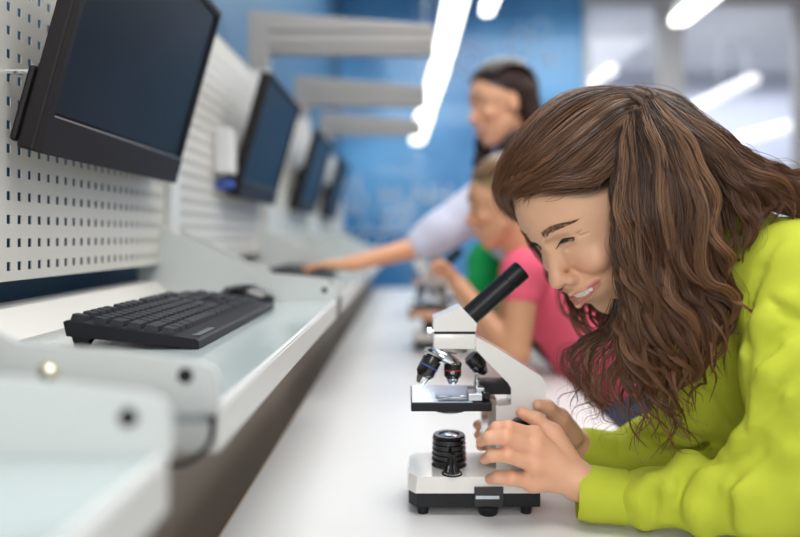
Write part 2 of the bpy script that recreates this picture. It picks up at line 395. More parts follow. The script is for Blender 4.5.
# ------------------------------------------------------------ monitors
def monitor():
    t = thing('monitor', '', 'monitor', (-.475, 1.13, CZ + .107))
    W2, H = .255, .36
    rot = Matrix.Rotation(R(15.5), 4, 'Y')
    def pc(name, a, b, m, bev=0., **k): return obj(name, box(BM(), a, b, None), m, e, bevel=bev, **k)
    e = t; t.rotation_euler = (0, R(15.5), 0)
    sh = pc('back_cover', (-.032, -W2, .0), (-.008, W2, H), M['bezel'], .004)
    pc('rear_housing', (-.044, -W2 + .0, .006), (-.034, W2 - .06, .108), M['bezel'], .005)
    pc('screen', (-.008, -W2 + .012, .056), (-.0055, W2 - .010, H - .012), M['screen'])
    bm = BM(); box(bm, (-.008, -W2, 0), (.002, W2, .050)); box(bm, (-.008, -W2, .05), (.0, -W2 + .011, H)); box(bm, (-.008, W2 - .009, .05), (.0, W2, H)); box(bm, (-.008, -W2, H - .011), (.0, W2, H))
    fr = obj('bezel', bm, M['bezel'], e)
    obj('silver_line', B((-.001, -W2 + .012, .050), (.0012, W2 - .010, .0525)), M['scope_grey'], e)
    obj('mount_arm', B((-.088, -.04, .12), (-.032, .04, .20)), M['black'], e, bevel=.004)
    return t
mn = monitor()
ml = ['large black monitor nearest the camera, hanging above the black keyboard', 'black wall monitor second in the row, tilted over the shelf',
      'third black monitor in the row, small and blurred', 'fourth and smallest black monitor in the row before the blue wall']
for k in range(4):
    o = mn if k == 0 else copy_tree(mn)
    o.location.y = 1.13 + 1.02 * k + (.02 if k > 1 else 0); o['label'] = ml[k]; o['group'] = 'monitors mounted over the workbench'
# small white junction box with blue plug on the second panel
jb = thing('socket_box', 'white socket box with a blue plug behind the second monitor', 'socket', (XP + .001, 1.85, CZ + .14))
obj('housing', B((0, -.035, .03), (.045, .035, .15)), M['mark'], jb, bevel=.004); obj('plug', lathe(BM(), (.0, 0, .0), (1, 0, 0), [(0, .014), (.03, .014), (.045, .009)], 16), M['blue'], jb, True)
hk = tag(obj('panel_hook', tube(BM(), [(XP, .885, CZ + .213), (XP + .03, .885, CZ + .213), (XP + .036, .885, CZ + .222)], .004), M['chrome'], smooth=True), 'small steel hook in a panel hole left of the largest monitor', 'hook')

# ------------------------------------------------------------ keyboards and mouse
def keyboard():
    t = thing('keyboard', '', 'keyboard', (-.252, .82, ZS))
    Wd, L = .164, .452
    s = lambda x: .012 + (-x / Wd) * .024          # top surface height at depth x (0 at the front, -Wd at the back)
    prof = [(0, .0015), (0, .010), (-.004, .0125), (-Wd + .003, s(-Wd) - .001), (-Wd, s(-Wd) - .003), (-Wd + .004, s(-Wd) - .020), (-.01, .0008)]
    obj('case', prism_xz(BM(), prof, 0, L), M['kbd'], t, bevel=.001)
    prof2 = [(-Wd + .002, s(-Wd) - .006), (-Wd + .012, 0.0), (-Wd + .020, 0.0), (-Wd + .035, s(-Wd) - .016)]
    for y in (.006, L - .026): obj('foot', prism_xz(BM(), prof2, y, y + .02), M['kbd'], t)
    bm = BM(); u = .0188
    rows = [[1, 0] + [1] * 4 + [.5, 0] + [1] * 4 + [.5, 0] + [1] * 4, [1] * 13 + [2], [1.5] + [1] * 12 + [1.5], [1.8] + [1] * 11 + [2.2], [2.3] + [1] * 10 + [2.7], [1.3, 1.2, 1.3, 6.2, 1.25, 1.2, 1.25, 1.3]]
    xr = [-Wd + .013 + r * .0205 + (.004 if r else 0) for r in range(6)]; xr = [-.152, -.125, -.104, -.083, -.062, -.041]
    def key(y, x, w_, h=.0188):
        z = s(x - h / 2); c = .0022
        a = [(x - h / 2 + .0008, y + .0008), (x + h / 2 - .0008, y + .0008), (x + h / 2 - .0008, y + w_ - .0008), (x - h / 2 + .0008, y + w_ - .0008)]
        bt = [bm.verts.new((p[0], p[1], s(p[0]) - .001)) for p in a]; cx, cy = x, y + w_ / 2
        tp = [bm.verts.new((cx + (p[0] - cx) * .80, cy + (p[1] - cy) * (1 - c / w_ * 2), s(p[0]) + .0062)) for p in a]
        bm.faces.new(tp)
        for i in range(4): bm.faces.new((bt[i], bt[(i + 1) % 4], tp[(i + 1) % 4], tp[i]))
    for r, row in enumerate(rows):
        y = .010
        for k in row:
            if k == 0: y += u * .5; continue
            if k == .5: y += u * .25; continue
            key(y, xr[r], k * u); y += k * u
    for r in (0, 1, 2, 5):
        for c in range(3): key(.300 + c * u, xr[r], u)
    key(.300 + u, xr[4], u)
    for r in range(1, 6):
        for c in range(4): key(.364 + c * u, xr[r], u)
    obj('keys', bm, M['key'], t, bevel=.0006, seg=1)
    bm = BM(); box(bm, (-.016, .02, s(-.016) - .001), (-.006, .09, s(-.016) + .0002)); obj('front_strip', bm, M['blackgloss'], t)
    return t
kb = keyboard(); kb['label'] = 'black computer keyboard lying on the pale shelf beside the mouse'
k2 = copy_tree(kb); k2.location.y = 2.02; k2['label'] = "blurred black keyboard under the woman's reaching hand"
for k in (kb, k2): k['group'] = 'keyboards on the shelves'
ms = thing('computer_mouse', 'black computer mouse on the shelf just beyond the keyboard', 'mouse', (-.33, 1.355, ZS))
F = Field((-.075, -.05, -.01), (.075, .05, .06), .0022)
F.ell((.005, 0, .008), (.058, .031, .033), .006).ell((.03, 0, .004), (.03, .028, .018), .012)
F.f = np.maximum(F.f, -(F.ax[2][None, None, :] - .0005)).astype(np.float32)
v, f = F.mesh(); mesh_np('shell', v, f, M['blackgloss'], ms)
obj('scroll_wheel', lathe(BM(), (.0, -.004, .037), (0, 1, 0), [(0, .005), (.008, .005)], 16), M['kbd'], ms).location = (-.03, 0, -.006)

# ------------------------------------------------------------ the long white table
tb = thing('long_table', 'long white laboratory table running to the blue wall, with a wood-brown edge', 'table', (0, 0, 0))
TX0, TX1, TY0, TY1 = -.24, .42, .30, 5.0
obj('tabletop', B((TX0, TY0, .722), (TX1, TY1, .75)), M['table'], tb, bevel=.0015)
obj('edge_band', B((TX0 - .003, TY0, .722), (TX0, TY1, .7485)), M['table_edge'], tb)
for y in (.5, 1.9, 3.3, 4.85):
    for x in (TX0 + .09, TX1 - .05): obj('leg', B((x - .02, y - .02, 0), (x + .02, y + .02, .722)), M['white_metal'], tb)
obj('under_frame', B((TX0 + .10, TY0 + .15, .68), (TX1 - .06, TY1 - .15, .722)), M['white_metal'], tb)

# ------------------------------------------------------------ pendant lamps
def strip(a, b, wd, lab, grp='white strip lamps in a line over the long table', m='lamp'):
    a = Vector(a); b = Vector(b); t = thing('strip_lamp', lab, 'lamp', (a + b) / 2, grp); L = (b - a).length
    t.rotation_euler = (0, 0, math.atan2((b - a).y, (b - a).x) - math.pi / 2)
    bm = BM(); pts = []
    n = 10
    for k in range(n + 1): an = math.pi * k / n; pts.append((wd / 2 * math.cos(an), L / 2 - wd / 2 + wd / 2 * math.sin(an)))
    for k in range(n + 1): an = math.pi + math.pi * k / n; pts.append((wd / 2 * math.cos(an), -L / 2 + wd / 2 + wd / 2 * math.sin(an)))
    prism(bm, pts, lambda p: (p[0], p[1], -.03), lambda p: (p[0], p[1], 0)); obj('diffuser', bm, M[m], t)
    obj('housing', B((-wd / 2 * .8, -L / 2 + wd / 2, .0), (wd / 2 * .8, L / 2 - wd / 2, .04)), M['mark'], t)
    for y in (-L / 2 + .15, L / 2 - .15): obj('cable', tube(BM(), [(0, y, .04), (0, y, CEIL - t.location.z)], .002, 5), M['mark'], t)
    return t
HL = CZ + .90
def lp(px, py): d = .90 * 680 / (236 - py); return ((px - 408) * d / 680, d, HL)
strip((.186, 1.9, HL), lp(442, 56), .09, 'glowing strip lamp nearest the camera at the top of the photo')
strip(lp(441, 60), lp(426, 110), .095, 'glowing strip lamp hanging in the middle of the line')
strip(lp(425, 112), lp(417, 140), .12, 'glowing strip lamp farthest away, ending nearest the blue wall')
strip((.335, 1.3, HL), lp(486, 9), .05, 'strip lamp whose rounded tip shows at the top beside the nearest long lamp')
strip((1.10, 1.45, HL), lp(676, 19), .075, 'warm white strip lamp in front of the window mullion', None)
# lamp reflections in the glass, built as added glowing tubes behind it
for (a, b, lab) in (((686, 112, 8.2), (756, 78, 7.3), 'pale diagonal lamp reflection high in the right window, built as a glowing tube'),
                    ((700, 150, 8.6), (800, 124, 7.4), 'faint lamp reflection low in the right window, built as a glowing tube'),
                    ((592, 84, 8.4), (612, 70, 7.6), 'short pale lamp reflection in the left window, built as a glowing tube')):
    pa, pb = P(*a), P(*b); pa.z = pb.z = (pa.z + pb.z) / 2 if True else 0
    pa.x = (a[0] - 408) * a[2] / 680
    t = thing('window_reflection', lab, 'lamp', (pa + pb) / 2, 'lamp reflections in the windows, built as glowing tubes')
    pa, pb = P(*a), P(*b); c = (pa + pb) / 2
    obj('diffuser', tube(BM(), [pa - c, pb - c], .06, 12), M['reflection_glow'], t); t.location = c  # added glowing tube that stands for a lamp reflection, no real diffuser
    obj('cable', tube(BM(), [(0, 0, .08), (0, 0, CEIL - c.z)], .004, 5), M['mark'], t)  # cord added to carry the reflection tube

# ------------------------------------------------------------ microscopes
MX, MY = .0985, .985
def lx(px, d=.965): return (px - 408) * d / 680 - MX
def lz(py, d=.965): return .383 - (py - 236) * d / 680
def q(px, py, d=.985): return Vector((lx(px, d), d - MY, lz(py, d)))
def microscope():
    t = thing('microscope', '', 'microscope', (MX, MY, .75))
    # base
    out = [(-.099, -.040), (-.088, -.055), (.084, -.055), (.084, .055), (-.088, .055), (-.099, .040)]
    bm = BM(); a = [bm.verts.new((x, y, .031)) for x, y in out]; b = [bm.verts.new((x * .975, y * .94, .0525)) for x, y in out]
    bm.faces.new(a[::-1]); bm.faces.new(b)
    for i in range(6): bm.faces.new((a[i], a[(i + 1) % 6], b[(i + 1) % 6], b[i]))
    obj('base_cover', bm, M['scope'], t, True, bevel=.003, seg=3)
    bm = BM(); prism(bm, [(x * .985, y * .975) for x, y in out], lambda p: (p[0], p[1], .012), lambda p: (p[0], p[1], .0312)); bt = obj('base_tray', bm, M['black'], t, bevel=.002)
    for x in (-.078, .065):
        for y in (-.042, .042): obj('foot', lathe(BM(), (x, y, 0), (0, 0, 1), [(0, .0075), (.012, .009)], 20), M['black'], t, True)
    obj('front_block', B((-.008, -.0565, .012), (.032, -.05, .040)), M['blackgloss'], t, bevel=.001)
    obj('rating_label', B((-.006, -.0572, .024), (.026, -.0564, .0285)), M['slide'], t)
    obj('tray_knob', lathe(BM(), (.012, -.046, 0.0), (0, 0, 1), [(0, .012), (.003, .014), (.012, .014)], 24), M['black'], t, True)
    # condenser with ridges
    cx = lx(449, .985); z0, z1 = .052, .0965; pr = [(0, .026)]
    nr = 5
    for k in range(nr):
        h0 = .004 + k * (z1 - z0 - .008) / nr; hh = (z1 - z0 - .008) / nr
        pr += [(h0, .0225), (h0 + hh * .35, .0225), (h0 + hh * .5, .0252 - k * .0003), (h0 + hh * .85, .0252 - k * .0003), (h0 + hh, .0225)]
    pr += [(z1 - z0 - .002, .0235), (z1 - z0, .022), (z1 - z0, .015), (z1 - z0 - .002, .0145)]
    obj('light_column', lathe(BM(), (cx, 0, z0), (0, 0, 1), pr, 48), M['blackgloss'], t, True)
    obj('lens', lathe(BM(), (cx, 0, z1 - .003), (0, 0, 1), [(0, .0142), (.001, .0142), (.003, .009), (.0035, .004)], 32), M['slide'], t, True)
    # dimmer
    kx = lx(452, .945); ky = -.040
    obj('dial_plate', lathe(BM(), (kx, ky, .0525), (0, 0, 1), [(0, .0145), (.0018, .014)], 32), M['black'], t, True)
    for k in range(9):
        an = R(200 + k * 17.5); obj('dial_mark', lathe(BM(), (kx + .0115 * math.cos(an), ky + .0115 * math.sin(an), .0543), (0, 0, 1), [(0, .0009 + .00005 * k), (.0004, .0009)], 8), M['mark'], t)
    bm = BM(); n = 36; rings = []
    for h, r in ((0, .0105), (.004, .0102), (.012, .0078), (.022, .006), (.0265, .0045)):
        rings.append([bm.verts.new((kx + r * (1 + .09 * (k % 2) * (h < .022)) * math.cos(2 * math.pi * k / n), ky + r * (1 + .09 * (k % 2)) * math.sin(2 * math.pi * k / n), .054 + h)) for k in range(n)])
    for A_, B_ in zip(rings, rings[1:]):
        for k in range(n): bm.faces.new((A_[k], A_[(k + 1) % n], B_[(k + 1) % n], B_[k]))
    bm.faces.new(rings[-1]); obj('dimmer_knob', bm, M['blackgloss'], t)
    # stage
    st = obj('stage', B((-.0944, -.054, .1425), (.0165, .054, .1546)), M['black'], t, bevel=.0012)
    obj('stage_plate', B((-.0925, -.052, .1546), (-.010, .052, .1556)), M['slide'], st)
    obj('diaphragm', lathe(BM(), (cx - .001, -.024, .1425), (0, 0, -1), [(0, .027), (.003, .027), (.006, .02)], 40), M['blackgloss'], t, True)
    sh = obj('slide_holder', B((-.052, -.046, .1562), (-.010, -.028, .1592)), M['clearplastic'], st, bevel=.0006)
    obj('glass_slide', B((-.060, -.030, .1557), (.004, -.008, .1570)), M['clearplastic'], st)
    bm = BM(); box(bm, (-.016, -.050, .1555), (.004, -.020, .166)); box(bm, (-.004, -.040, .166), (.008, .0, .172)); obj('stage_carriage', bm, M['chrome'], st, bevel=.0012)
    bm = BM(); lathe(bm, (.010, -.048, .163), (0, 1, 0), [(0, .005), (.012, .005), (.013, .003), (.05, .003)], 20); obj('carriage_knob', bm, M['black'], st, True)
    bm = BM(); lathe(bm, (-.002, -.03, .172), (0, 0, 1), [(0, .004), (.008, .004), (.009, .0025), (.016, .0025)], 16); obj('carriage_screw', bm, M['chrome'], st, True)
    obj('clip_arm', tube(BM(), [(.0, -.036, .162), (-.02, -.046, .161), (-.04, -.046, .1600), (-.056, -.036, .1585)], .0018), M['chrome'], st, True)
    # arm
    Pt = [(475, 336), (500, 350), (541, 376), (545.5, 383), (546, 474), (496, 474), (496, 407), (511, 405), (511, 388), (508, 383), (476, 350)]
    obj('arm', prism_xz(BM(), [(lx(a), lz(b)) for a, b in Pt], -.021, .021), M['scope'], t, True, bevel=.0028, seg=3)
    obj('stage_bracket', B((lx(480), -.018, lz(395)), (lx(512), .018, lz(383))), M['black'], t, bevel=.001)
    obj('slide_rail', B((lx(482), -.010, lz(440)), (lx(490), .010, lz(404))), M['chrome'], t, bevel=.001)
    obj('rack_cover', B((lx(489), -.016, lz(462)), (lx(497), .016, lz(400))), M['scope_grey'], t)
    for sgn in (-1, 1):
        kn = obj('focus_knob', lathe(BM(), (lx(521), sgn * .019, lz(430)), (0, sgn, 0), [(0, .012), (.006, .012), (.0065, .0205), (.019, .0205), (.021, .018)], 40), M['black'], t, True)
        obj('fine_knob', lathe(BM(), (lx(521), sgn * .040, lz(430)), (0, sgn, 0), [(0, .012), (.008, .012), (.009, .010)], 32), M['blackgloss'], kn, True)
    # head
    x0, x1 = lx(433.5), lx(475.5)
    obj('head_block', B((x0, -.025, lz(349)), (x1, .025, lz(333.5))), M['scope'], t, True, bevel=.002)
    obj('seam_ring', B((x0 + .001, -.024, lz(334.5)), (x1 - .001, .024, lz(330.5))), M['black'], t)
    obj('head_prism', prism_xz(BM(), [(lx(433.5), lz(331)), (lx(433.5), lz(318.5)), (lx(461), lz(306.5)), (lx(476.5), lz(323)), (lx(475.5), lz(331))], -.025, .025), M['scope'], t, True, bevel=.002)
    obj('turret_mount', lathe(BM(), (lx(451), 0, lz(349)), (-.12, 0, -1), [(0, .0255), (.004, .0245), (.007, .020), (.008, .012)], 40), M['scope_grey'], t, True)
    obj('lock_screw', lathe(BM(), (lx(434), -.006, lz(333)), (-1, 0, 0), [(0, .003), (.003, .003), (.0035, .0062), (.009, .0062), (.0105, .005)], 24), M['chrome'], t, True)
    a = q(467, 318.5); b = q(522.5, 269); ax = b - a; L = ax.length
    ey = obj('eyepiece_tube', lathe(BM(), a, ax, [(0, .0150), (L * .735, .0150), (L * .74, .0144), (L * .752, .0144), (L * .757, .0152), (L - .004, .0152), (L - .001, .0145), (L, .0125), (L, .010), (L - .004, .009)], 48), M['black'], t, True)
    obj('tube_collar', lathe(BM(), a, ax, [(-.004, .0158), (.004, .0158), (.005, .0150)], 40), M['scope_grey'], t, True)
    # turret and objectives
    c = q(443.5, 357, .975); nn = Vector((-.44, -.22, -.87)).normalized()
    tu = obj('turret', lathe(BM(), c, nn, [(-.006, .020), (-.003, .0275), (.000, .0292), (.003, .0292), (.0035, .0275), (.0065, .0265), (.009, .018)], 56), M['chrome'], t, True)
    def objective(p, d, L, r, ring, name):
        p = Vector(p); d = Vector(d).normalized()
        o = obj('objective', lathe(BM(), p, d, [(0, r * .8), (.003, r * .8), (.0032, r), (L * .62, r), (L * .66, r * .92), (L * .8, r * .62)], 36), M['blackgloss'], tu, True)
        obj('colour_ring', lathe(BM(), p + d * L * .34, d, [(0, r * 1.015), (.0014, r * 1.015)], 36), M[ring], o, True)
        obj('lens_tip', lathe(BM(), p + d * L * .74, d, [(0, r * .74), (L * .14, r * .62), (L * .26, r * .42)], 30), M['chrome'], o, True); return o
    objective(q(433.5, 357, .962), (-.46, -.14, -.88), .041, .0138, 'blue', '')
    o2 = objective(q(452.5, 362, .965), (.0, -.06, -1), .0305, .0122, 'red', '')
    text('magnification_mark', '40', o2, q(452.5, 373, .9505), .006, M['mark'], (R(90), 0, 0), .0001)
    objective(q(470, 356, .99), (.66, .1, -.74), .034, .0125, 'black', '')
    return t
sc = microscope(); sc['label'] = "white and black microscope in the girl's hands, closest on the table"
sc.rotation_euler = (0, 0, R(0))
s2 = copy_tree(sc); s2.location = (.10, 3.40, .75); s2['label'] = 'small blurred microscope far along the table beside the green sleeve'
s3 = copy_tree(sc); s3.location = (.115, 2.34, .75); s3['label'] = 'blurred microscope in front of the girl in pink, half hidden by the sharp one'
for o in (s2, s3): o['group'] = 'blurred microscopes along the table'

# ------------------------------------------------------------ heads
SK = np.array([.77, .45, .285]); SKH = np.array([.75, .41, .26])
def head_field(vox, smile=1., ears=True, eyes=(0, 1)):
    """local axes: x = her side that faces the camera (s), y = out of the face (f), z = up (u); origin between the eyes"""
    F = Field((-.10, -.20, -.20), (.10, .045, .145), vox)
    F.ell((0, -.095, .038), (.075, .096, .089), .01)
    F.ell((0, -.058, .014), (.065, .060, .052), .03)
    F.ell((0, -.058, -.040), (.056, .052, .055), .03)
    F.ell((0, -.056, -.080), (.043, .038, .036), .025)
    F.ell((0, -.034, -.110), (.018, .016, .014), .024)              # chin
    F.cap((-.048, -.075, -.062), (-.015, -.042, -.106), .014, .012, .02); F.cap((.048, -.075, -.062), (.015, -.042, -.106), .014, .012, .02)
    F.cap((0, -.105, -.06), (0, -.135, -.17), .048, .050, .03)      # neck
    for s in (-1, 1):
        F.ell((s * .037, -.022, -.035), (.021, .018, .017), .014)   # smile cheeks
        F.cap((s * .012, -.010, .017), (s * .038, -.018, .021), .009, .008, .012)  # brow ridge
        F.ell((s * .031, .002, .004), (.016, .009, .0075), .010, True); F.cap((s * .013, .004, .004), (s * .016, .004, -.008), .004, .003, .010, True)  # socket
        F.ell((s * .032, -.0185, .003), (.0150, .0125, .0105), .003); F.chain([(s * .018, -.0035, -.0055), (s * .028, -.0045, -.0085), (s * .040, -.0085, -.0070)], [.0010, .0016, .0008], .004, True)   # lid over the eyeball
    # nose
    F.cap((0, -.009, .004), (0, .012, -.036), .0075, .0098, .010); F.ell((0, .0145, -.041), (.0108, .0105, .0098), .005)
    for s in (-1, 1):
        F.ell((s * .0130, .0040, -.0445), (.0075, .0095, .0072), .004); F.chain([(s * .048, -.0145, .0055), (s * .056, -.024, .0085)], [.0008, .0004], .003, True); F.chain([(s * .048, -.0150, .0020), (s * .056, -.025, .0000)], [.0008, .0004], .003, True)
        F.ell((s * .0092, .0105, -.0510), (.0036, .0062, .0036), .0015, True)
        F.chain([(s * .0195, .0005, -.040), (s * .029, -.0035, -.050), (s * .041, -.0155, -.066)], [.0022, .0026, .0016], .008, True)  # smile fold
    F.ell((0, -.018, -.070), (.030, .024, .022), .018)              # muzzle
    if smile:
        mp = [(-.034, -.0150, -.0635), (-.020, -.0015, -.0700), (0, .0050, -.0735), (.020, -.0015, -.0700), (.034, -.0150, -.0635)]
        up = [(x, y + .0028, z + .0062 - abs(x) * .14) for x, y, z in mp]; lo = [(x * .92, y + .0022, z - .0088 + abs(x) * .20) for x, y, z in mp]
        F.chain(up, [.0022, .0036, .0038, .0036, .0022], .004); F.chain(lo, [.0022, .0038, .0046, .0038, .0022], .004)
        F.chain([(x, y + .004, z - .0008) for x, y, z in mp], [.0014, .0056, .0066, .0056, .0014], .0018, True)
        F.chain([(x, y - .008, z - .0008) for x, y, z in mp], [.0012, .0042, .0050, .0042, .0012], .0018, True)
    if ears:
        for s in (-1, 1):
            F.ell((s * .073, -.092, -.008), (.006, .017, .028), .008); F.ell((s * .080, -.090, -.004), (.004, .009, .016), .003, True)
    return F
def head_cols(v, scalp=True, hairc=(.030, .016, .010)):
    c = np.tile(SK, (len(v), 1)); x, y, z = v.T; ax = np.abs(x)
    blush = np.exp(-(((ax - .037) / .018) ** 2 + ((z + .040) / .020) ** 2)) * (y > -.06); c += blush[:, None] * np.array([.03, -.05, -.035])
    nost = np.exp(-(((ax - .0098) / .0030) ** 2 + ((z + .0500) / .0026) ** 2)) * (y > -.002) * (y < .022); c *= 1 - .8 * nost[:, None]  # shade of the nostril hollows darkened into the skin colour
    nosem = np.exp(-((x / .012) ** 2 + ((z + .044) / .012) ** 2)) * (y > -.01); c += nosem[:, None] * np.array([.02, -.02, -.015])
    mp = [(-.034, -.0150, -.0635), (-.020, -.0015, -.0700), (0, .0050, -.0735), (.020, -.0015, -.0700), (.034, -.0150, -.0635)]
    up = [(a, b + .0035, d + .0062 - abs(a) * .14) for a, b, d in mp]; lo = [(a * .92, b + .003, d - .0088 + abs(a) * .20) for a, b, d in mp]
    l = np.maximum(1 - sstep(segd(v, up), .0026, .0044), 1 - sstep(segd(v, lo), .0030, .0048)); l *= (y > -.03)
    c = c * (1 - l[:, None] * .85) + np.array([.55, .19, .17]) * l[:, None] * .85
    if scalp:
        hl = z - (.073 - (np.abs(x) / .06) ** 2 * .03) ; h = sstep(hl, -.002, .010); back = sstep(-y, .104, .122) * sstep(z, -.06, -.02)
        h = np.maximum(h, back)[:, None]; c = c * (1 - h) + np.array(hairc) * h
    return c
def snapper(F):
    def sn(s_, u_, off=0.):
        i = int(round((s_ - F.lo[0]) / F.v)); k = int(round((u_ - F.lo[2]) / F.v)); col = F.f[i, :, k]; j = np.nonzero(col < 0)[0].max()
        t = col[j] / (col[j] - col[j + 1]); return F.lo[1] + F.v * (j + t) + off
    return sn
# ---- pose of the girl's head
HS = np.array([.3775, -.9228, .0773]); HF = np.array([-.7389, -.3504, -.5755]); HU = np.array([-.5581, -.1601, .8142])
HM = np.stack([HS, HF, HU], 1); HO = np.array([.195, .946, CZ - .016]); HK = 1.12
def hw(p): return np.asarray(p) * HK @ HM.T + HO
girl = thing('person', 'girl in a lime green sweatshirt smiling down into the near microscope', 'person', (.62, 1.0, 0))
def rel(o, root):
    o.parent = root; o.matrix_parent_inverse = Matrix.Translation(root.location).inverted(); return o
F = head_field(.0015, ears=True); sn = snapper(F); HFd = F
v, f = F.mesh(); c = head_cols(v); v = lap(v, f, 1, .4); headp = (hw(v), f[:, ::-1] if np.linalg.det(HM) < 0 else f, c)
print('det', np.linalg.det(HM), len(v))

# ------------------------------------------------------------ the girl's hands
def W(L): return [np.array(P(*p)) for p in L]
def hand_field(fingers, thumb, wrist, arm, rw, lo, hi, vox=.0015, up=None):
    F = Field(lo, hi, vox); w_ = np.array(P(*wrist))
    for g in fingers:
        p = W(g); F.chain(p, [.0106, .0094, .0084, .0070], .0035)
        F.cap(p[0], p[1] * .05 + p[0] * .95, .0108, .0105, .004)
    p = W(thumb); F.chain(p, [.015, .0118, .0098, .0078], .005)
    ms_ = [np.array(P(*g[0])) for g in fingers]
    for i, m_ in enumerate(ms_):
        F.cap(w_, m_, .0165, .0112, .010)
    for a_, b_ in zip(ms_, ms_[1:]): F.cap(a_, b_, .0098, .0098, .008)
    F.cap(w_, p[1], .017, .012, .010)
    F.chain([w_] + W(arm), rw, .012)
    # knuckle creases
    for g in fingers:
        p = W(g)
        for k in (1, 2):
            dirn = p[k + 1] - p[k - 1]; dirn /= np.linalg.norm(dirn)
    return F
nearF = [[(534, 436, .905), (508, 427.5, .889), (497, 428, .893), (490.5, 432, .905)],
         [(535, 449, .896), (505, 438, .880), (489, 438, .886), (481, 441.5, .902)],
         [(535, 465, .893), (507, 455, .878), (492, 455.5, .884), (485, 459, .900)],
         [(533, 482, .898), (511, 478, .885), (498, 477.5, .889), (490, 479, .900)]]
nearT = [(566, 458, .918), (553, 434, .925), (536, 419, .930), (521.5, 413, .930)]
F = hand_field(nearF, nearT, (580, 482, .905), [(610, 494, .897), (632, 497, .893)], [.0240, .021, .019], (.08, .84, .76), (.36, .98, .93))
for g in nearF:     # tendon hollows between the knuckles
    pass
v, f = F.mesh(); v = lap(v, f, 1, .4)
def hand_cols(v, tips):
    c = np.tile(SKH, (len(v), 1)); 
    for g in tips:
        p = W(g)
        for k, rr in ((1, .008), (3, .008), (0, .010)):
            d = np.linalg.norm(v - p[k], axis=1); c += (np.exp(-(d / rr) ** 2 * .5) * .8)[:, None] * np.array([.05, -.035, -.03])
    return c
nh = (v, f, hand_cols(v, nearF + [nearT]))
farF = [[(540, 405, 1.055), (515, 406, 1.055), (499, 412, 1.045), (489, 417, 1.03)],
        [(540, 417, 1.055), (508, 418, 1.055), (488, 422, 1.045), (477.5, 425, 1.022)],
        [(541, 430, 1.055), (508, 431, 1.058), (488, 433, 1.045), (478.5, 435, 1.022)],
        [(543, 442, 1.05), (514, 444, 1.058), (494, 445, 1.045), (480.5, 446, 1.022)]]
farT = [(572, 436, 1.01), (560, 418, .985), (548, 407, .967), (538, 405, .957)]
F = hand_field(farF, farT, (582, 448, 1.045), [(600, 455, 1.045), (622, 456, 1.045)], [.0235, .021, .019], (.06, .93, .76), (.42, 1.11, .95), .0018)
v, f = F.mesh(); v = lap(v, f, 1, .4); fh = (v, f, hand_cols(v, farF))
# trunk and arms inside the sweatshirt
shN, shF = np.array(P(790, 285, .86)), np.array(P(715, 330, 1.16)); ch = np.array(P(770, 330, 1.03)); hip = np.array([.74, 1.03, .70])
nk0 = hw((0, -.125, -.10))
F = Field((.15, .70, .60), (.95, 1.35, 1.35), .006)
F.chain([nk0, nk0 * .4 + ch * .6 + np.array([0, 0, .05]), ch, hip], [.05, .05, .10, .10], .04)
elN = np.array(P(812, 500, .78)); elF = np.array([.50, 1.16, .80])
F.chain([shN, elN, np.array(P(625, 497, .893))], [.045, .030, .016], .01); F.chain([shF, elF, np.array(P(618, 456, 1.045))], [.045, .030, .016], .01)
v, f = F.mesh(); tr = (v, f, np.tile(SK, (len(v), 1)))
vv, ff, cc = merge([headp, nh, fh, tr])
rel(mesh_np('body', vv, ff, M['skin'], None, cc), girl)

# sweatshirt
def folds(F, L, r, k=.012):
    for g in L: F.chain([hit(F, a, b) for a, b in g], [r * .5] + [r] * (len(g) - 2) + [r * .5], k, True)
def ridges(F, L, r, k=.02, sink=.3):
    for g in L:
        H = [hit(F, a, b) for a, b in g]; F.chain([h + np.array([0, r * sink, -.002]) for h in H], [r * .6] + [r] * (len(g) - 2) + [r * .6], k)
def hit(F, px, py):
    for d in np.arange(.60, 1.35, .003):
        p = np.array(P(px, py, d)); i = np.round((p - F.lo) / F.v).astype(int)
        if (i < 0).any() or (i >= F.n).any(): continue
        if F.f[tuple(i)] < 0: return p
    return np.array(P(px, py, 1.0)) + np.array([0, 0, 5.])
F = Field((.18, .62, .62), (1.0, 1.36, 1.36), .0045)
neck = np.array(P(728, 238, .98))
F.chain([neck, np.array(P(758, 300, 1.0)), np.array(P(790, 400, 1.03)), hip + np.array([.04, 0, 0])], [.062, .105, .125, .130], .05)
F.cap(np.array(P(785, 270, .90)), np.array(P(740, 290, 1.13)), .062, .062, .04)
F.chain(W([(795, 280, .87), (806, 380, .81), (818, 478, .775)]), [.074, .064, .056], .035)             # near upper arm
F.chain(W([(818, 486, .775), (760, 497, .80), (700, 497, .85), (652, 497, .885), (628, 498, .893)]), [.054, .046, .040, .034, .031], .015)   # near forearm
F.chain([shF, elF, np.array(P(655, 448, 1.06)), np.array(P(610, 456, 1.045))], [.066, .052, .044, .033], .03)  # far arm
F.cap(np.array(P(742, 300, .93)), np.array(P(690, 400, 1.0)), .05, .055, .05)                           # front of the chest
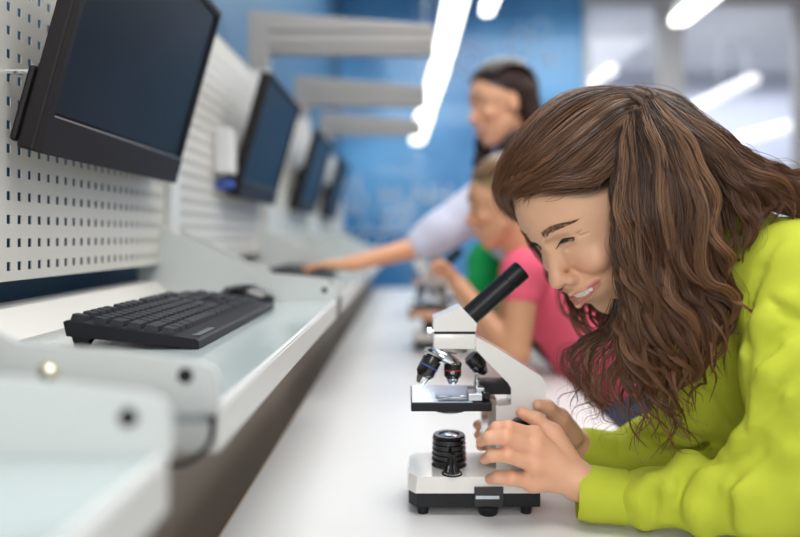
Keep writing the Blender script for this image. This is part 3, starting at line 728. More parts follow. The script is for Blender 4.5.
# folds pressed into the cloth
ridges(F, [[(720, 452), (690, 462), (668, 486), (662, 515)], [(745, 462), (712, 478), (700, 510), (705, 532)], [(790, 452), (762, 462), (744, 490), (748, 525)], [(768, 425), (750, 445), (728, 456)],
           [(785, 395), (764, 420), (742, 436)], [(650, 482), (643, 500), (645, 522)], [(795, 350), (772, 372), (752, 402)], [(792, 300), (768, 322), (750, 352)], [(640, 428), (668, 432), (690, 440)]], .013, .018)
folds(F, [[(746, 452), (712, 460), (684, 476), (678, 505)], [(764, 452), (735, 475), (726, 505), (730, 530)], [(780, 412), (758, 436), (738, 448)], [(799, 370), (775, 398), (752, 420)],
          [(657, 482), (652, 500), (654, 524)], [(799, 320), (774, 345), (752, 378)], [(778, 238), (760, 268), (749, 310), (745, 350), (744, 395), (742, 430)],
          [(770, 300), (785, 312), (799, 318)], [(640, 436), (665, 440), (688, 448)], [(700, 300), (715, 340), (725, 385)], [(690, 380), (712, 400), (728, 425)]], .0038, .010)
F.f = F.f + (.0016 * vnoise(np.stack(np.meshgrid(*F.ax, indexing='ij'), -1).reshape(-1, 3), 60, 3).reshape(F.f.shape)).astype(np.float32)
F.f = np.maximum(F.f, -(F.ax[2][None, None, :] - .755) * (1. if True else 0) - (F.ax[0][:, None, None] > .43) * 9).astype(np.float32)
v, f = F.mesh(); v = lap(v, f, 1, .4)
sw = rel(mesh_np('sweatshirt', v, f, M['lime']), girl)
def cuff(p0, p1, r0, r1, nm='cuff'):
    a, b = Vector(P(*p0)), Vector(P(*p1)); ax_ = b - a; L = ax_.length; bm = BM(); n = 96; qt = ax_.to_track_quat('Z', 'Y'); rings = []
    for h, r in ((.012, r0 - .005), (.0, r0 - .004), (-.001, r0 - .001), (.003, r0 + .001), (L * .25, r0 + .0025), (L * .6, r1 + .001), (L * .85, r1 + .001), (L, r1 - .004), (L + .004, r1 - .01)):
        rings.append([bm.verts.new(a + qt @ Vector(((r + .0005 * (k % 2)) * math.cos(2 * math.pi * k / n), (r + .0005 * (k % 2)) * math.sin(2 * math.pi * k / n), h))) for k in range(n)])
    for A_, B_ in zip(rings, rings[1:]):
        for k in range(n): bm.faces.new((A_[k], A_[(k + 1) % n], B_[(k + 1) % n], B_[k]))
    o = obj(nm, bm, M['limerib'], None, True); o.parent = sw; return o
cuff((578, 492, .905), (634, 498, .893), .0335, .0335)
cuff((581, 449, 1.05), (618, 455, 1.045), .031, .032)
bm = BM()
# jeans and shoes (seated on a stool beside the table)
F = Field((.30, .78, -.01), (1.0, 1.30, .80), .010)
for s in (-1, 1):
    F.chain([hip + np.array([.02, s * .08, 0]), np.array([.52, 1.03 + s * .11, .60]), np.array([.62, 1.03 + s * .11, .10])], [.10, .066, .045], .03)
v, f = F.mesh(); rel(mesh_np('jeans', v, f, M['jeans']), girl)
for s in (-1, 1):
    F = Field((.44, .98 + s * .11, -.01), (.72, 1.08 + s * .11, .14), .005); F.chain([(.62, 1.03 + s * .11, .05), (.50, 1.03 + s * .11, .038)], [.045, .035], .02)
    v, f = F.mesh(); rel(mesh_np('shoe', v, f, M['mark']), girl)

# face details
def hwv(p): return Vector(hw(p))
def face_tube(pts, r, name, m, parent, n=8):
    o = obj(name, tube(BM(), [hwv(p) for p in pts], [x * HK for x in r], n), m, None, True); return rel(o, parent)
# teeth and mouth lining
bm = BM(); mp = smooth_pts([(-.030, -.0140, -.0630), (-.019, -.0035, -.0680), (0, .0022, -.0710), (.019, -.0035, -.0680), (.030, -.0140, -.0630)], 13)
for i in range(12):
    a = mp[i]; b = mp[i + 1]; c_ = (a + b) / 2; hh = .0056 if 4 <= i <= 7 else .0050 if 2 <= i <= 9 else .0038
    M3 = Matrix.Translation(hwv(c_ + np.array([0, -.0006, .0005]))) @ Matrix(((*[HM[0][k] for k in range(3)], 0), (*[HM[1][k] for k in range(3)], 0), (*[HM[2][k] for k in range(3)], 0), (0, 0, 0, 1))) @ Matrix.Rotation(math.atan2(b[1] - a[1], b[0] - a[0]), 4, 'Z') @ Matrix.Diagonal((np.linalg.norm(b - a) * .97 * HK, .0030 * HK, hh * 2 * HK, 1))
    bmesh.ops.create_cube(bm, size=1, matrix=M3)
rel(obj('teeth', bm, M['tooth'], None, True, bevel=.0007), girl)
for s in (1, -1):
    # lid line of the squeezed eye with lashes
    LP = [(.0180, .0000), (.0225, .0030), (.0280, .0052), (.0340, .0060), (.0400, .0054), (.0460, .0036)]
    lid = smooth_pts([(s * a, sn(s * a, u, .0004), u) for a, u in LP], 16)
    face_tube(lid, [.0003] + [.0007] * 6 + [.0010] * 8 + [.0004], 'eyelashes', M['lash'], girl)
    bm = BM()
    for k in range(34):
        u = k / 33 * 14.99; i = int(u); p = lid[i] + (lid[min(i + 1, 15)] - lid[i]) * (u - i); o_ = (u / 15 - .4) * .004 * s
        tube(bm, [hwv(p), hwv(p + np.array([o_ * .6, .0035, -.0022])), hwv(p + np.array([o_, .0060, -.0020]))], [.0004, .0003, .0001], 4)
    rel(obj('lash_hairs', bm, M['lash'], None), girl)
    EP = [(.0215, .0012), (.0270, .0026), (.0330, .0034), (.0390, .0030)]
    face_tube(smooth_pts([(s * a, sn(s * a, u, -.0002), u) for a, u in EP], 8), [.0002, .0012, .0017, .0019, .0019, .0015, .0009, .0002], 'eye', M['iris'], girl)
    bm = BM()
    for k in range(190):
        t = rng.uniform(0, 1); a = .0150 + .038 * t; u = .0205 + .0055 * math.sin(t * 2.6) - .0015 * t
        wd = .0040 * (1 - t) ** .6 + .0008; u += rng.uniform(-wd, wd); L = rng.uniform(.0045, .008)
        a2 = a + L * (.55 + .4 * t); u2 = u + L * (.55 * (1 - t) ** 1.5 - .12)
        am, um = (a + a2) / 2, (u + u2) / 2
        tube(bm, [hwv((s * a, sn(s * a, u, -.0002), u)), hwv((s * am, sn(s * am, um, .0009), um)), hwv((s * a2, sn(s * a2, u2, .0006), u2))], [.00036, .0003, .0001], 4)
    rel(obj('eyebrow', bm, M['brow'], None), girl)
# crow's feet
# ------------------------------------------------------------ hair
def hair_mat(name, c0, c1, tip=None):
    m = bpy.data.materials.new(name); m.use_nodes = True; nt = m.node_tree; b = nt.nodes['Principled BSDF']
    hi = nt.nodes.new('ShaderNodeHairInfo'); r = nt.nodes.new('ShaderNodeValToRGB'); r.color_ramp.elements[0].color = (*c0, 1); r.color_ramp.elements[1].color = (*c1, 1)
    r.color_ramp.elements[0].position = .15; r.color_ramp.elements[1].position = .95
    at = nt.nodes.new('ShaderNodeAttribute'); at.attribute_name = 'tone'; nt.links.new(at.outputs['Fac'], r.inputs[0])
    mx = nt.nodes.new('ShaderNodeMix'); mx.data_type = 'RGBA'; mx.inputs[7].default_value = (*(tip or c1), 1)
    mu = nt.nodes.new('ShaderNodeMath'); mu.operation = 'MULTIPLY'; mu.inputs[1].default_value = .5
    nt.links.new(hi.outputs['Intercept'], mu.inputs[0]); nt.links.new(mu.outputs[0], mx.inputs[0]); nt.links.new(r.outputs[0], mx.inputs[6]); nt.links.new(mx.outputs[2], b.inputs['Base Color'])
    b.inputs['Roughness'].default_value = .34; b.inputs['Specular IOR Level'].default_value = .55
    return m
M['hair'] = hair_mat('brown_hair', (.008, .0035, .002), (.33, .175, .088), (.24, .090, .030))
M['hairdark'] = hair_mat('dark_hair', (.012, .008, .007), (.04, .02, .014))
M['hairlight'] = hair_mat('light_brown_hair', (.12, .065, .03), (.34, .20, .10))
def resample(P_, n): return smooth_pts(P_, n)
def strands(keys, N, npt, wave=(.003, .05), clump=60, spread=.006, flat=1., seedv=1, short=.6, fuzz=.10, tip=.12, tone=.5):
    """strands laid between neighbouring key locks, gathered in wavy locks that taper to their tips"""
    r = np.random.default_rng(seedv); K = np.stack([resample([np.array(P(*p)) for p in k], npt) for k in keys]); nk = len(K); out = []
    t = np.linspace(0, 1, npt)
    for c in range(max(1, N // clump)):
        u = r.uniform(0, nk - 1); i = min(int(u), nk - 2); a = u - i; g = K[i] * (1 - a) + K[i + 1] * a
        L = r.uniform(short, 1.04); tt = np.clip(t * L, 0, 1) * (npt - 1); i0 = np.minimum(tt.astype(int), npt - 2); fr = (tt - i0)[:, None]; g = g[i0] * (1 - fr) + g[i0 + 1] * fr
        ln = np.r_[0, np.cumsum(np.linalg.norm(np.diff(g, axis=0), axis=1))]
        tg = np.gradient(g, axis=0); tg /= np.linalg.norm(tg, axis=1)[:, None] + 1e-9
        A = np.cross(tg, [0, 1, .1]); A /= np.linalg.norm(A, axis=1)[:, None] + 1e-9; Bv = np.cross(tg, A)
        ph = r.uniform(0, 6.28); wl = wave[1] * r.uniform(.7, 1.5); am = wave[0] * r.uniform(.3, 1.7) * (.12 * sstep(t, 0, .15) + .88 * sstep(t, .2, .85))
        g = g + A * (am * np.sin(ln / wl * 6.28 + ph))[:, None] + Bv * (am * .8 * np.cos(ln / wl * 6.28 + ph))[:, None] + Bv * r.normal(0, spread * .9) * sstep(t, 0, .3)[:, None]
        n = int(clump * r.uniform(.4, 1.6)); sp = spread * r.uniform(.5, 1.3); rad = sp * (1.1 - .35 * t - (.75 - tip) * sstep(t, .5, 1.))
        ct = np.clip(r.beta(.65, 2.2) + tone - .5, 0, 1)
        for s in range(n):
            an = r.uniform(0, 6.28); q_ = math.sqrt(r.uniform()); ph2 = r.uniform(0, 6.28); w2 = r.uniform(.4, 1.2)
            rr = rad * q_; tw = an + .8 * np.sin(ln / .07 + ph2) * w2
            o = g + A * (rr * np.cos(tw))[:, None] + Bv * (rr * np.sin(tw) * flat)[:, None]
            if r.uniform() < fuzz:
                e = .007 * (.3 + t); o = o + A * (e * r.normal() * np.sin(t * r.uniform(1, 5) + ph2))[:, None] + Bv * (e * r.normal() * np.sin(t * r.uniform(1, 5)))[:, None]
            out.append((o[:int(npt * r.uniform(.8, 1.0))], float(np.clip(ct + r.normal(0, .20), 0, 1))))
    return out
def hair_obj(name, lists, width, m, root):
    cv = bpy.data.hair_curves.new(name); al = [o for L in lists for o in L]; cv.add_curves([len(o) for o, _ in al])
    X = np.concatenate([o for o, _ in al]).astype(np.float32); cv.points.foreach_set('position', X.ravel())
    rad = np.concatenate([width * np.clip(1.0 - .85 * np.linspace(0, 1, len(o)) ** 2.5, .1, 1) for o, _ in al]).astype(np.float32)
    cv.points.foreach_set('radius', rad); cv.materials.append(m)
    a = cv.attributes.new('tone', 'FLOAT', 'CURVE'); a.data.foreach_set('value', np.array([x for _, x in al], np.float32))
    o = bpy.data.objects.new(name, cv); COL.objects.link(o); return rel(o, root)
NP = 34
near = [
 [(624, 122, .885), (606, 160, .872), (599, 200, .868), (599, 240, .868), (609, 285, .866), (618, 325, .868), (610, 365, .875), (618, 400, .88), (640, 425, .885)],
 [(630, 118, .88), (622, 160, .857), (616, 205, .850), (622, 250, .848), (632, 295, .848), (630, 340, .85), (640, 380, .856), (650, 415, .862), (643, 450, .868)],
 [(636, 112, .88), (640, 158, .850), (640, 208, .840), (648, 258, .838), (655, 305, .84), (655, 345, .845), (668, 380, .852), (672, 415, .858), (700, 436, .862)],
 [(642, 108, .885), (660, 152, .855), (666, 205, .842), (668, 255, .838), (676, 300, .84), (690, 335, .845), (686, 365, .85), (672, 390, .855), (690, 420, .86)],
 [(648, 104, .89), (676, 148, .862), (690, 198, .848), (694, 245, .842), (704, 285, .842), (722, 312, .846), (716, 345, .85), (700, 372, .853), (708, 395, .856)],
 [(652, 102, .90), (690, 142, .87), (712, 185, .855), (720, 230, .850), (728, 265, .848), (742, 290, .85), (742, 316, .852), (728, 332, .854), (734, 345, .856)],
]
back = [
 [(652, 104, .91), (690, 140, .88), (716, 175, .868), (728, 205, .862), (736, 235, .86), (730, 262, .86), (742, 285, .862)],
 [(654, 101, .92), (697, 134, .89), (735, 165, .875), (762, 185, .868), (772, 205, .865), (752, 225, .862), (742, 240, .862)],
 [(652, 98, .94), (700, 128, .905), (740, 158, .885), (778, 182, .875), (805, 204, .87), (830, 218, .87), (850, 232, .87)],
 [(648, 94, .96), (690, 117, .925), (730, 148, .905), (770, 172, .895), (805, 184, .89), (840, 192, .89), (870, 205, .89)],
 [(640, 91, .98), (680, 105, .96), (715, 132, .94), (755, 162, .93), (795, 176, .93), (840, 182, .93), (880, 195, .93)],
 [(630, 92, 1.02), (670, 98, 1.02), (705, 125, 1.01), (745, 160, 1.0), (790, 176, 1.0), (840, 182, 1.0), (880, 195, 1.0)],
]
front = [
 [(622, 90, .975), (596, 89, .965), (566, 95, .95), (538, 113, .94), (516, 138, .945), (501, 165, .955), (496, 186, .975), (500, 206, 1.0), (512, 224, 1.02)],
 [(630, 92, .95), (604, 92, .935), (574, 100, .915), (546, 119, .91), (523, 144, .912), (505, 168, .93), (498, 190, .955), (504, 208, .985), (516, 228, 1.01)],
 [(636, 97, .93), (612, 98, .905), (584, 110, .888), (558, 130, .882), (534, 153, .885), (514, 172, .905), (503, 190, .935), (505, 204, .97), (514, 216, 1.0)],
 [(640, 104, .91), (620, 108, .882), (596, 124, .870), (572, 144, .865), (548, 163, .870), (527, 176, .885), (510, 189, .915), (505, 200, .95), (510, 212, .99)],
 [(642, 112, .90), (626, 120, .872), (606, 136, .860), (585, 155, .858), (563, 171, .862), (541, 180, .873), (521, 188, .895), (508, 196, .93), (506, 206, .97)],
 [(642, 120, .892), (630, 132, .866), (614, 150, .856), (597, 166, .855), (578, 177, .858), (558, 182, .866), (538, 187, .878), (520, 193, .90), (509, 201, .94)],
 [(641, 128, .888), (632, 144, .863), (620, 160, .855), (607, 175, .855), (594, 184, .858), (577, 185, .862), (560, 184, .868), (545, 185, .876), (532, 188, .89)],
]
crown = [
 [(612, 90, .99), (628, 89, .98), (648, 93, .975), (668, 102, .965)],
 [(618, 91, .965), (630, 92, .955), (646, 97, .945), (662, 108, .935)],
 [(622, 96, .935), (632, 99, .92), (643, 108, .905), (654, 122, .893)],
 [(626, 106, .91), (634, 112, .895), (641, 124, .882), (648, 142, .87)],
 [(626, 120, .89), (632, 128, .878), (636, 142, .868), (640, 162, .858)],
]
farh = [
 [(500, 178, .985), (508, 205, 1.02), (530, 240, 1.05), (553, 280, 1.06), (570, 315, 1.05), (590, 350, 1.03), (583, 385, 1.02)],
 [(515, 170, 1.02), (540, 220, 1.06), (570, 270, 1.06), (592, 310, 1.04), (600, 345, 1.02), (592, 380, 1.01), (603, 405, 1.0)],
 [(545, 160, 1.05), (570, 220, 1.08), (600, 280, 1.07), (615, 320, 1.04), (618, 355, 1.02), (608, 385, 1.0), (620, 415, .99)],
 [(580, 160, 1.06), (610, 220, 1.08), (640, 280, 1.07), (645, 330, 1.04), (640, 370, 1.02), (655, 400, 1.0), (650, 425, .99)],
]
wisp = [
 [(616, 300, .92), (606, 328, .95), (584, 340, .97), (566, 352, .97), (574, 380, .96), (568, 402, .96), (572, 412, .96)],
 [(622, 300, .88), (614, 330, .90), (592, 350, .92), (584, 378, .92), (596, 402, .92), (588, 420, .92), (594, 432, .92)],
 [(622, 300, .88), (628, 340, .88), (612, 372, .89), (604, 400, .89), (618, 425, .89), (612, 445, .89), (620, 455, .89)],
]
near.insert(0, [(634, 128, .885), (620, 158, .864), (611, 186, .858), (608, 215, .860), (610, 248, .863), (616, 278, .866), (626, 305, .870), (622, 335, .876), (612, 362, .88), (618, 390, .885)])
near[1] = [(624, 122, .885), (618, 160, .868), (614, 200, .862), (614, 240, .862), (620, 285, .862), (628, 325, .865), (618, 365, .875), (618, 400, .88), (640, 440, .885)]
for k in near[2:]: k[-1] = (k[-1][0] + 2, k[-1][1] + 16, k[-1][2])
baby = [[(600, 172, .856), (596, 182, .858), (590, 190, .860), (580, 197, .864)], [(590, 176, .857), (578, 186, .861), (564, 192, .868), (552, 196, .876)], [(572, 180, .862), (556, 188, .872), (540, 192, .884), (526, 197, .898)],
        [(545, 184, .876), (532, 191, .888), (521, 196, .902), (513, 204, .925)], [(528, 188, .890), (518, 196, .905), (511, 206, .925), (510, 218, .95)]]
def skin_depth(px, py):
    for d in np.arange(.80, 1.05, .002):
        i = np.round(((np.array(P(px, py, d)) - HO) @ HM / HK - HFd.lo) / HFd.v).astype(int)
        if (i >= 0).all() and (i < HFd.n).all() and HFd.f[tuple(i)] < 0: return d
    return None
def settle(keys, off, lim, rest):
    out = []
    for k in keys:
        q_ = []
        for (x, y, d) in k:
            h = skin_depth(x, y); q_.append((x, y, min(d + lim, h - off) if h else d + rest))
        out.append(q_)
    return out
inner = [[(p[0] + 12, p[1] + 2, p[2] + .03) for p in k] for k in near]
front = settle(front, .013, .03, .010); baby = settle(baby, .004, .06, .0); crown = settle(crown, .02, .015, .006); near = settle(near, .017, .012, .0)
for i_, dx in ((0, 9), (1, 7), (2, 3)): near[i_] = [(x + dx * (1 if 190 < y < 330 else .3), y, d) for (x, y, d) in near[i_]]
hl = [strands(near, 6800, 40, (.0115, .095), 70, .0072, .7, 11, .70, .06, .07), strands(baby, 260, 12, (.001, .05), 5, .004, 1., 9, .5, .5, .5), strands(inner, 2600, 32, (.010, .09), 70, .008, .9, 2, .55, tone=.35),
      strands(back, 4400, 30, (.007, .10), 60, .0070, .8, 3, .75, .1), strands(front, 6500, 30, (.0028, .10), 30, .0048, .5, 4, .80, .12, .3, tone=.62),  # front locks toned lighter, their sheen put into the colour
      strands(crown, 1500, 14, (.0005, .2), 50, .0060, .4, 5, .9, .02), strands(farh, 1500, 32, (.009, .08), 40, .008, .8, 6, .6),
      strands(wisp, 240, 32, (.009, .06), 8, .003, 1., 7, .7, .4)]
hair_obj('hair', hl, .00036, M['hair'], girl)
# dark under-volume of the hair so no light comes through at the scalp
F = Field((.1, .80, CZ - .25), (.75, 1.20, CZ + .30), .006)
F.ell(hw((0, -.104, .044)), np.array([.078, .090, .086]) * HK, .01, rot=HM)
F.f = np.maximum(F.f, -(np.linalg.norm(np.stack(np.meshgrid(*F.ax, indexing='ij'), -1) - hw((.02, .02, -.03)), axis=-1) - .105)).astype(np.float32)
F.chain(W([(660, 160, .925), (680, 230, .90), (690, 280, .895)]), [.04, .035, .016], .03)
F.chain(W([(690, 150, .97), (745, 185, .96), (800, 205, .95)]), [.035, .025, .02], .03)
F.chain(W([(640, 200, .92), (640, 270, .90), (648, 330, .89)]), [.035, .028, .012], .03)
v, f = F.mesh(); M['undercoat'] = mat('hair_base', (.016, .009, .006), .7)
rel(mesh_np('hair_base', v, f, M['undercoat']), girl)

# ------------------------------------------------------------ people behind
def basis(F_, U_):
    F_ = np.array(F_, float); F_ /= np.linalg.norm(F_); U_ = np.array(U_, float); U_ -= F_ * (U_ @ F_); U_ /= np.linalg.norm(U_); s = np.cross(F_, U_)
    return np.stack([s, F_, U_], 1)
def bg_head(origin, Fd, Ud, k, skin, hairc=(.030, .016, .010)):
    Mx = basis(Fd, Ud); F = head_field(.0035, 1.); v, f = F.mesh(); c = head_cols(v, True, np.array(hairc) / skin) * skin; return (v * k @ Mx.T + np.array(origin), f, c), (lambda p: np.asarray(p) * k @ Mx.T + np.array(origin)), Mx
def bg_hand(F, wrist, dirn, side, k=1.):
    """relaxed hand: palm, four fingers, thumb"""
    wrist = np.array(wrist, float); d = np.array(dirn, float); d /= np.linalg.norm(d); s = np.array(side, float); s -= d * (s @ d); s /= np.linalg.norm(s); n = np.cross(d, s)
    if n[2] > 0: n = -n
    for i, o in enumerate((-.028, -.010, .009, .027)):
        m = wrist + d * .085 * k + s * o * k; L = (.036, .042, .040, .030)[i] * k
        F.cap(wrist, m, .017 * k, .011 * k, .008); a = m + d * L + n * .004; b = a + d * L * .55 + n * .012; c = b + d * L * .35 + n * .014
        F.chain([m, a, b, c], [.0095 * k, .0085 * k, .0078 * k, .007 * k], .003)
    t0 = wrist + d * .02 - s * .018; F.chain([t0, t0 + d * .035 - s * .028 + n * .006, t0 + d * .065 - s * .034 + n * .012], [.014, .011, .009], .006)
def bg_fist(F, wrist, dirn, side, k=1.):
    wrist = np.array(wrist, float); d = np.array(dirn, float); d /= np.linalg.norm(d); s = np.array(side, float); s -= d * (s @ d); s /= np.linalg.norm(s); n = np.cross(d, s)
    if n[0] > 0: n = -n
    for i, o in enumerate((-.026, -.009, .008, .025)):
        m = wrist + (d * .070 + s * o) * k; F.cap(wrist, m, .018 * k, .012 * k, .008)
        F.chain([m, m + (d * .016 + n * .026) * k, m + (-d * .010 + n * .034) * k, m + (-d * .022 + n * .018) * k], [.0110 * k, .0098 * k, .009 * k, .008 * k], .003)
    t0 = wrist + (d * .022 - s * .020) * k; F.chain([t0, t0 + (d * .030 - s * .014 + n * .020) * k, t0 + (d * .044 - s * .002 + n * .036) * k], [.014 * k, .0115 * k, .009 * k], .005)
def bg_eyes(fn, root, k):
    for s in (1, -1):
        lid = [fn((s * .019, -.0060, .001)), fn((s * .025, -.0045, .0045)), fn((s * .032, -.0045, .006)), fn((s * .039, -.0075, .005)), fn((s * .045, -.013, .003))]
        rel(obj('eyelashes', tube(BM(), lid, .0016 * k, 6), M['lash']), root)
        br = [fn((s * .015, .008, .023)), fn((s * .026, .005, .027)), fn((s * .038, -.002, .027)), fn((s * .048, -.012, .023))]
        rel(obj('eyebrow', tube(BM(), br, [.002 * k, .0028 * k, .0024 * k, .001 * k], 6), M['brow']), root)
    mp = [fn(p) for p in smooth_pts([(-.028, -.0115, -.0640), (0, .0035, -.0720), (.028, -.0115, -.0640)], 9)]
    rel(obj('teeth', tube(BM(), mp, [.002 * k] + [.0042 * k] * 7 + [.002 * k], 8), M['tooth'], None, True), root)
def lower_body(root, hip_, feet, m, thigh=.085, knee=None):
    lo = np.minimum(hip_, np.min(feet, 0)) - .16; hi = np.maximum(hip_, np.max(feet, 0)) + .16; lo[2] = -.01
    F = Field(lo, hi, .012)
    for i, ft in enumerate(feet):
        ft = np.array(ft, float); s = np.sign(ft[1] - hip_[1]); kn = (hip_ + ft) / 2 + np.array([-.02, 0, 0]) if knee is None else np.array(knee[i])
        F.chain([hip_ + np.array([0, s * .07, 0]), kn, ft + np.array([0, 0, .07])], [thigh + .015, .062, .045], .03)
    v, f = F.mesh(); rel(mesh_np('trousers', v, f, m), root)
    for ft in feet:
        F = Field(np.array(ft) - .2, np.array(ft) + .2, .008); F.cap(np.array(ft) + [.02, 0, .042], np.array(ft) + [-.10, 0, .034], .042, .034, .01); v, f = F.mesh(); rel(mesh_np('shoe', v, f, M['navy']), root)

def bg_strands(name, hf, k, N, m, root, seed, back=(0, -.20, -.14), back2=None):
    r = np.random.default_rng(seed); out = []
    for _ in range(N):
        th = r.uniform(-1.25, 1.25); pts = []
        for a in np.linspace(R(62 + 8 * r.normal()), R(-25), 9):      # over the crown from the forehead to the nape
            d = np.array([math.sin(th) * math.cos(a - 1.2) * .9, math.cos(a) * .0 + .0, 0.])
            u_ = 1.25 - (a - R(-25)) / R(87) ; ang = R(28) + (R(205) - R(28)) * np.clip((R(62) - a) / R(87), 0, 1)
            x = math.sin(th) * .092 * (.55 + .45 * math.sin(min(ang, R(150)))); y = -.106 + math.cos(ang) * .108 * math.cos(th * .55); z = .044 + math.sin(ang) * .100 * math.cos(th * .75) 
            pts.append(hf((x, y, z)))
        e = hf(np.array(back) + r.normal(0, .012, 3)); pts.append(e); 
        if back2 is not None: pts.append(hf(np.array(back2) + r.normal(0, .018, 3)))
        out.append((smooth_pts(pts, 26), float(np.clip(r.beta(1, 1.6), 0, 1))))
    return hair_obj(name, [out], .0006, m, root)
# --- girl in pink
pk = thing('person', 'child in a bright pink top sitting behind the girl in lime green', 'person', (.62, 1.86, 0))
ho = np.array(P(472, 207, 1.90)); hp, hf, hM = bg_head(ho, (-1, -.06, -.12), (-.12, 0, 1), .98, np.array([.84, .76, .70]), (.36, .24, .12))
c0 = hf((0, -.10, 0))
sh = np.array(P(525, 272, 1.78)); shb = np.array(P(520, 275, 2.06)); el = np.array(P(515, 356, 1.72)); wr = np.array(P(458, 284, 1.86)); ck = np.array(P(545, 290, 1.92)); hp2 = np.array([.66, 1.88, .66])
F = Field((.0, 1.55, .55), (.85, 2.25, 1.35), .007)
F.chain([hf((0, -.12, -.09)), ck * .5 + hf((0, -.12, -.09)) * .5, ck, hp2], [.045, .05, .09, .09], .04)
F.cap(sh, shb, .045, .045, .03); F.chain([sh, el, wr], [.043, .036, .024], .012); bg_fist(F, wr, (-.55, .05, .75), (0, -1, 0), .95)
F.chain([shb, np.array(P(500, 350, 2.15)), np.array(P(450, 318, 2.2))], [.043, .036, .024], .012); bg_hand(F, P(450, 318, 2.2), (-1, .1, .2), (0, 1, 0), .85)
v, f = F.mesh(); vv, ff, cc = merge([hp, (v, f, np.tile(SK * [.72, .62, .55], (len(v), 1)))])
rel(mesh_np('body', vv, ff, M['skin'], None, cc), pk); bg_eyes(hf, pk, 1.)
F = Field((.1, 1.5, .55), (.95, 2.3, 1.3), .008)
F.chain([ck + [-.03, 0, .06], ck, (ck + hp2) / 2, hp2 + [.01, 0, .02]], [.07, .112, .118, .125], .04); F.cap(sh, shb, .06, .06, .04); F.cap(sh, sh * .75 + el * .25, .058, .05, .02)
v, f = F.mesh(); rel(mesh_np('pink_top', v, f, M['pink']), pk)
lower_body(pk, hp2, [(.50, 1.78, 0), (.50, 2.0, 0)], M['jeans'], knee=[(.50, 1.78, .58), (.50, 2.0, .58)])
F = Field((.0, 1.6, CZ - .35), (.6, 2.2, CZ + .35), .006)
F.ell(hf((0, -.104, .042)), np.array([.081, .096, .088]), .01, rot=hM)
F.f = np.maximum(F.f, -(np.linalg.norm(np.stack(np.meshgrid(*F.ax, indexing='ij'), -1) - hf((0, .035, -.03)), axis=-1) - .112)).astype(np.float32)
F.chain([hf((0, -.17, .02)), hf((0, -.195, -.06)), hf((0, -.17, -.16))], [.05, .04, .02], .03)
v, f = F.mesh(); M['lighthair'] = mat('light_brown_hair_mass', (.36, .24, .12), .6, noise=.3, nscale=90, spec=.3)
rel(mesh_np('hair', v, f, M['lighthair']), pk); bg_strands('hair_strands', hf, 1., 1500, M['hairlight'], pk, 21)

# --- child in green
gr = thing('person', 'child in a green short-sleeved shirt, mostly hidden behind the child in pink', 'person', (.62, 2.75, 0))
ho = np.array(P(478, 225, 2.78)); hp, hf, hM = bg_head(ho, (-1, -.1, -.3), (-.3, 0, 1), .95, np.array([.8, .7, .65]))
sh = np.array(P(489, 262, 2.62)); el = np.array(P(470, 312, 2.50)); wr = np.array(P(449, 272, 2.72)); shb = np.array(P(486, 262, 2.95)); ck = np.array(P(496, 272, 2.80)); hp2 = np.array([.66, 2.78, .66])
F = Field((.0, 2.3, .55), (.85, 3.2, 1.4), .008)
F.chain([hf((0, -.12, -.09)), ck, hp2], [.045, .08, .09], .04); F.cap(sh, shb, .045, .045, .03); F.chain([sh, el, wr], [.042, .036, .024], .012); bg_hand(F, wr, (-.4, 0, .5), (0, -1, 0), .95)
F.chain([shb, np.array(P(470, 300, 3.05)), np.array(P(445, 282, 3.1))], [.042, .036, .024], .012); bg_hand(F, P(445, 282, 3.1), (-1, .1, .1), (0, 1, 0), .9)
v, f = F.mesh(); vv, ff, cc = merge([hp, (v, f, np.tile(SK * [.8, .72, .66], (len(v), 1)))]); rel(mesh_np('body', vv, ff, M['skin'], None, cc), gr)
F = Field((.0, 2.3, .55), (.95, 3.2, 1.4), .009)
F.chain([ck + [-.03, 0, .05], ck, hp2], [.08, .115, .125], .04); F.cap(sh, shb, .062, .062, .04); F.cap(sh, sh * .45 + el * .55, .060, .056, .02); F.cap(shb, shb * .5 + np.array(P(470, 300, 3.05)) * .5, .06, .055, .02)
v, f = F.mesh(); rel(mesh_np('green_shirt', v, f, M['green']), gr)
lower_body(gr, hp2, [(.50, 2.68, 0), (.50, 2.9, 0)], M['jeans'], knee=[(.50, 2.68, .58), (.50, 2.9, .58)])
F = Field((.0, 2.4, CZ - .35), (.6, 3.1, CZ + .35), .008); F.ell(hf((0, -.104, .042)), np.array([.081, .096, .088]), .01, rot=hM)
v, f = F.mesh(); rel(mesh_np('hair', v, f, M['undercoat']), gr)

# --- woman
wo = thing('person', 'smiling dark-haired woman in a pale lilac shirt reaching over to the keyboard', 'person', (.60, 2.45, 0))
DW = 2.36
ho = np.array(P(475, 106, DW)); hp, hf, hM = bg_head(ho, (-1, -.42, -.12), (-.12, 0, 1), 1.14, np.array([.95, .86, .82]), (.028, .013, .011))
sh = np.array(P(482, 205, 2.26)); el = np.array(P(415, 248, 2.22)); wr = np.array(P(352, 264, 2.14)); shb = np.array(P(515, 200, 2.62)); ck = np.array(P(520, 225, 2.46)); hp2 = np.array([.62, 2.48, .92])
nk = hf((0, -.12, -.09))
F = Field((-.35, 1.95, .7), (.9, 2.9, 1.75), .007)
F.chain([nk, nk * .4 + ck * .6, ck, hp2], [.046, .055, .10, .10], .04); F.cap(sh, shb, .05, .05, .03); F.chain([sh, el, wr], [.045, .036, .024], .012); bg_hand(F, wr, (-.95, -.05, -.02), (0, -1, .0), 1.)
F.chain([shb, np.array([.50, 2.85, .98]), np.array([.36, 2.86, .80])], [.045, .036, .024], .012); bg_hand(F, (.36, 2.86, .80), (-1, 0, -.25), (0, 1, 0), 1.)
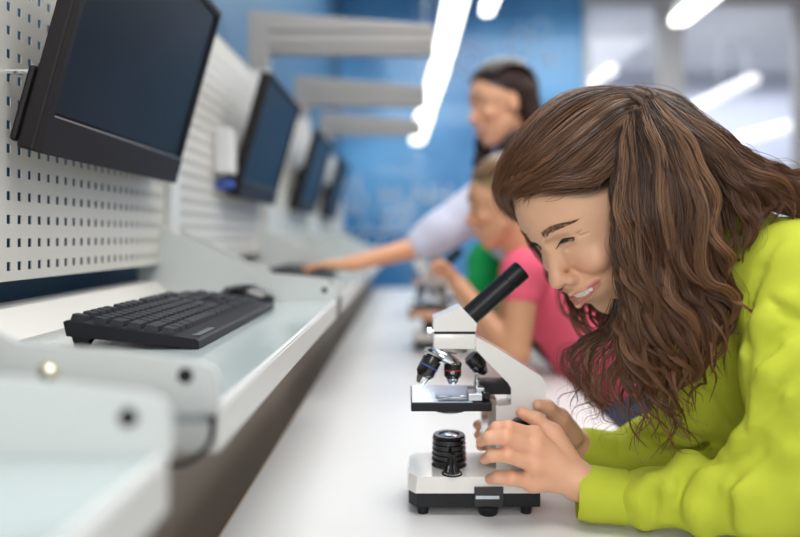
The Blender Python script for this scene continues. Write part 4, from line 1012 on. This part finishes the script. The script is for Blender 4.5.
v, f = F.mesh(); vv, ff, cc = merge([hp, (v, f, np.tile(SK * [.95, .82, .72], (len(v), 1)))]); rel(mesh_np('body', vv, ff, M['skin'], None, cc), wo); bg_eyes(hf, wo, 1.)
F = Field((-.1, 1.95, .7), (.95, 2.95, 1.6), .008)
F.chain([ck + [-.05, 0, .10], ck, (ck + hp2) / 2, hp2 + [0, 0, .04]], [.075, .13, .12, .135], .05); F.cap(sh, shb, .072, .07, .05); F.chain([sh, sh * .35 + el * .65, sh * .1 + el * .9], [.078, .066, .056], .03)
F.cap(shb, (.52, 2.82, 1.0), .07, .05, .03)
F.f = F.f + (.004 * vnoise(np.stack(np.meshgrid(*F.ax, indexing='ij'), -1).reshape(-1, 3), 45, 5).reshape(F.f.shape)).astype(np.float32)
v, f = F.mesh(); rel(mesh_np('shirt', v, f, M['lilac']), wo)
F = Field((.1, 2.1, 1.1), (.6, 2.7, 1.6), .008); F.cap(nk + [.0, -.02, -.03], ck + [-.06, -.05, .09], .056, .06, .02); v, f = F.mesh(); rel(mesh_np('dark_collar', v, f, M['navy']), wo)
lower_body(wo, hp2 - np.array([0, 0, .03]), [(.60, 2.38, 0), (.62, 2.60, 0)], M['navy'])
F = Field((.0, 2.05, CZ - .2), (.75, 2.85, CZ + .70), .007)
F.ell(hf((0, -.106, .044)), np.array([.084, .098, .090]) * 1.14, .01, rot=hM)
F.f = np.maximum(F.f, -(np.linalg.norm(np.stack(np.meshgrid(*F.ax, indexing='ij'), -1) - hf((-.040, .034, -.055)), axis=-1) - .142)).astype(np.float32)
F.chain([hf((-.055, -.15, .02)), hf((-.062, -.165, -.06)), hf((-.055, -.16, -.14)), hf((-.05, -.13, -.21))], [.045, .036, .032, .018], .03)
F.chain([hf((.05, -.09, .05)), hf((.080, -.075, -.04)), hf((.075, -.060, -.11)), hf((.055, -.035, -.17)), hf((.05, -.03, -.22))], [.03, .026, .032, .034, .020], .02)
F.chain([hf((0, -.17, .02)), hf((0, -.19, -.08)), hf((0, -.19, -.2))], [.06, .05, .03], .03)
F.cap(hf((-.085, -.02, -.02)), hf((-.100, -.088, -.006)), .060, .040, .010, True)
v, f = F.mesh(); rel(mesh_np('hair', v, f, mat('dark_brown_hair_mass', (.028, .013, .011), .62, noise=.3, nscale=90, spec=.25)), wo); bg_strands('hair_strands', hf, 1.14, 1500, M['hairdark'], wo, 22, (0, -.195, -.10), (0, -.18, -.22))

# stools under the seated children
def stool(x, y, lab):
    t = thing('stool', lab, 'stool', (x, y, 0), 'stools beside the table')
    obj('seat', lathe(BM(), (0, 0, .50), (0, 0, 1), [(0, .15), (.005, .16), (.025, .16), (.03, .15)], 36), M['wood'], t, True)
    for k in range(4):
        an = k * math.pi / 2 + .78; obj('leg', tube(BM(), [(.10 * math.cos(an), .10 * math.sin(an), .5), (.16 * math.cos(an), .16 * math.sin(an), 0)], .012), M['chrome'], t)
    return t
stool(.76, 1.03, 'round wooden stool under the girl in lime green'); stool(.68, 1.88, 'round wooden stool under the child in pink'); stool(.68, 2.78, 'round wooden stool under the child in green')
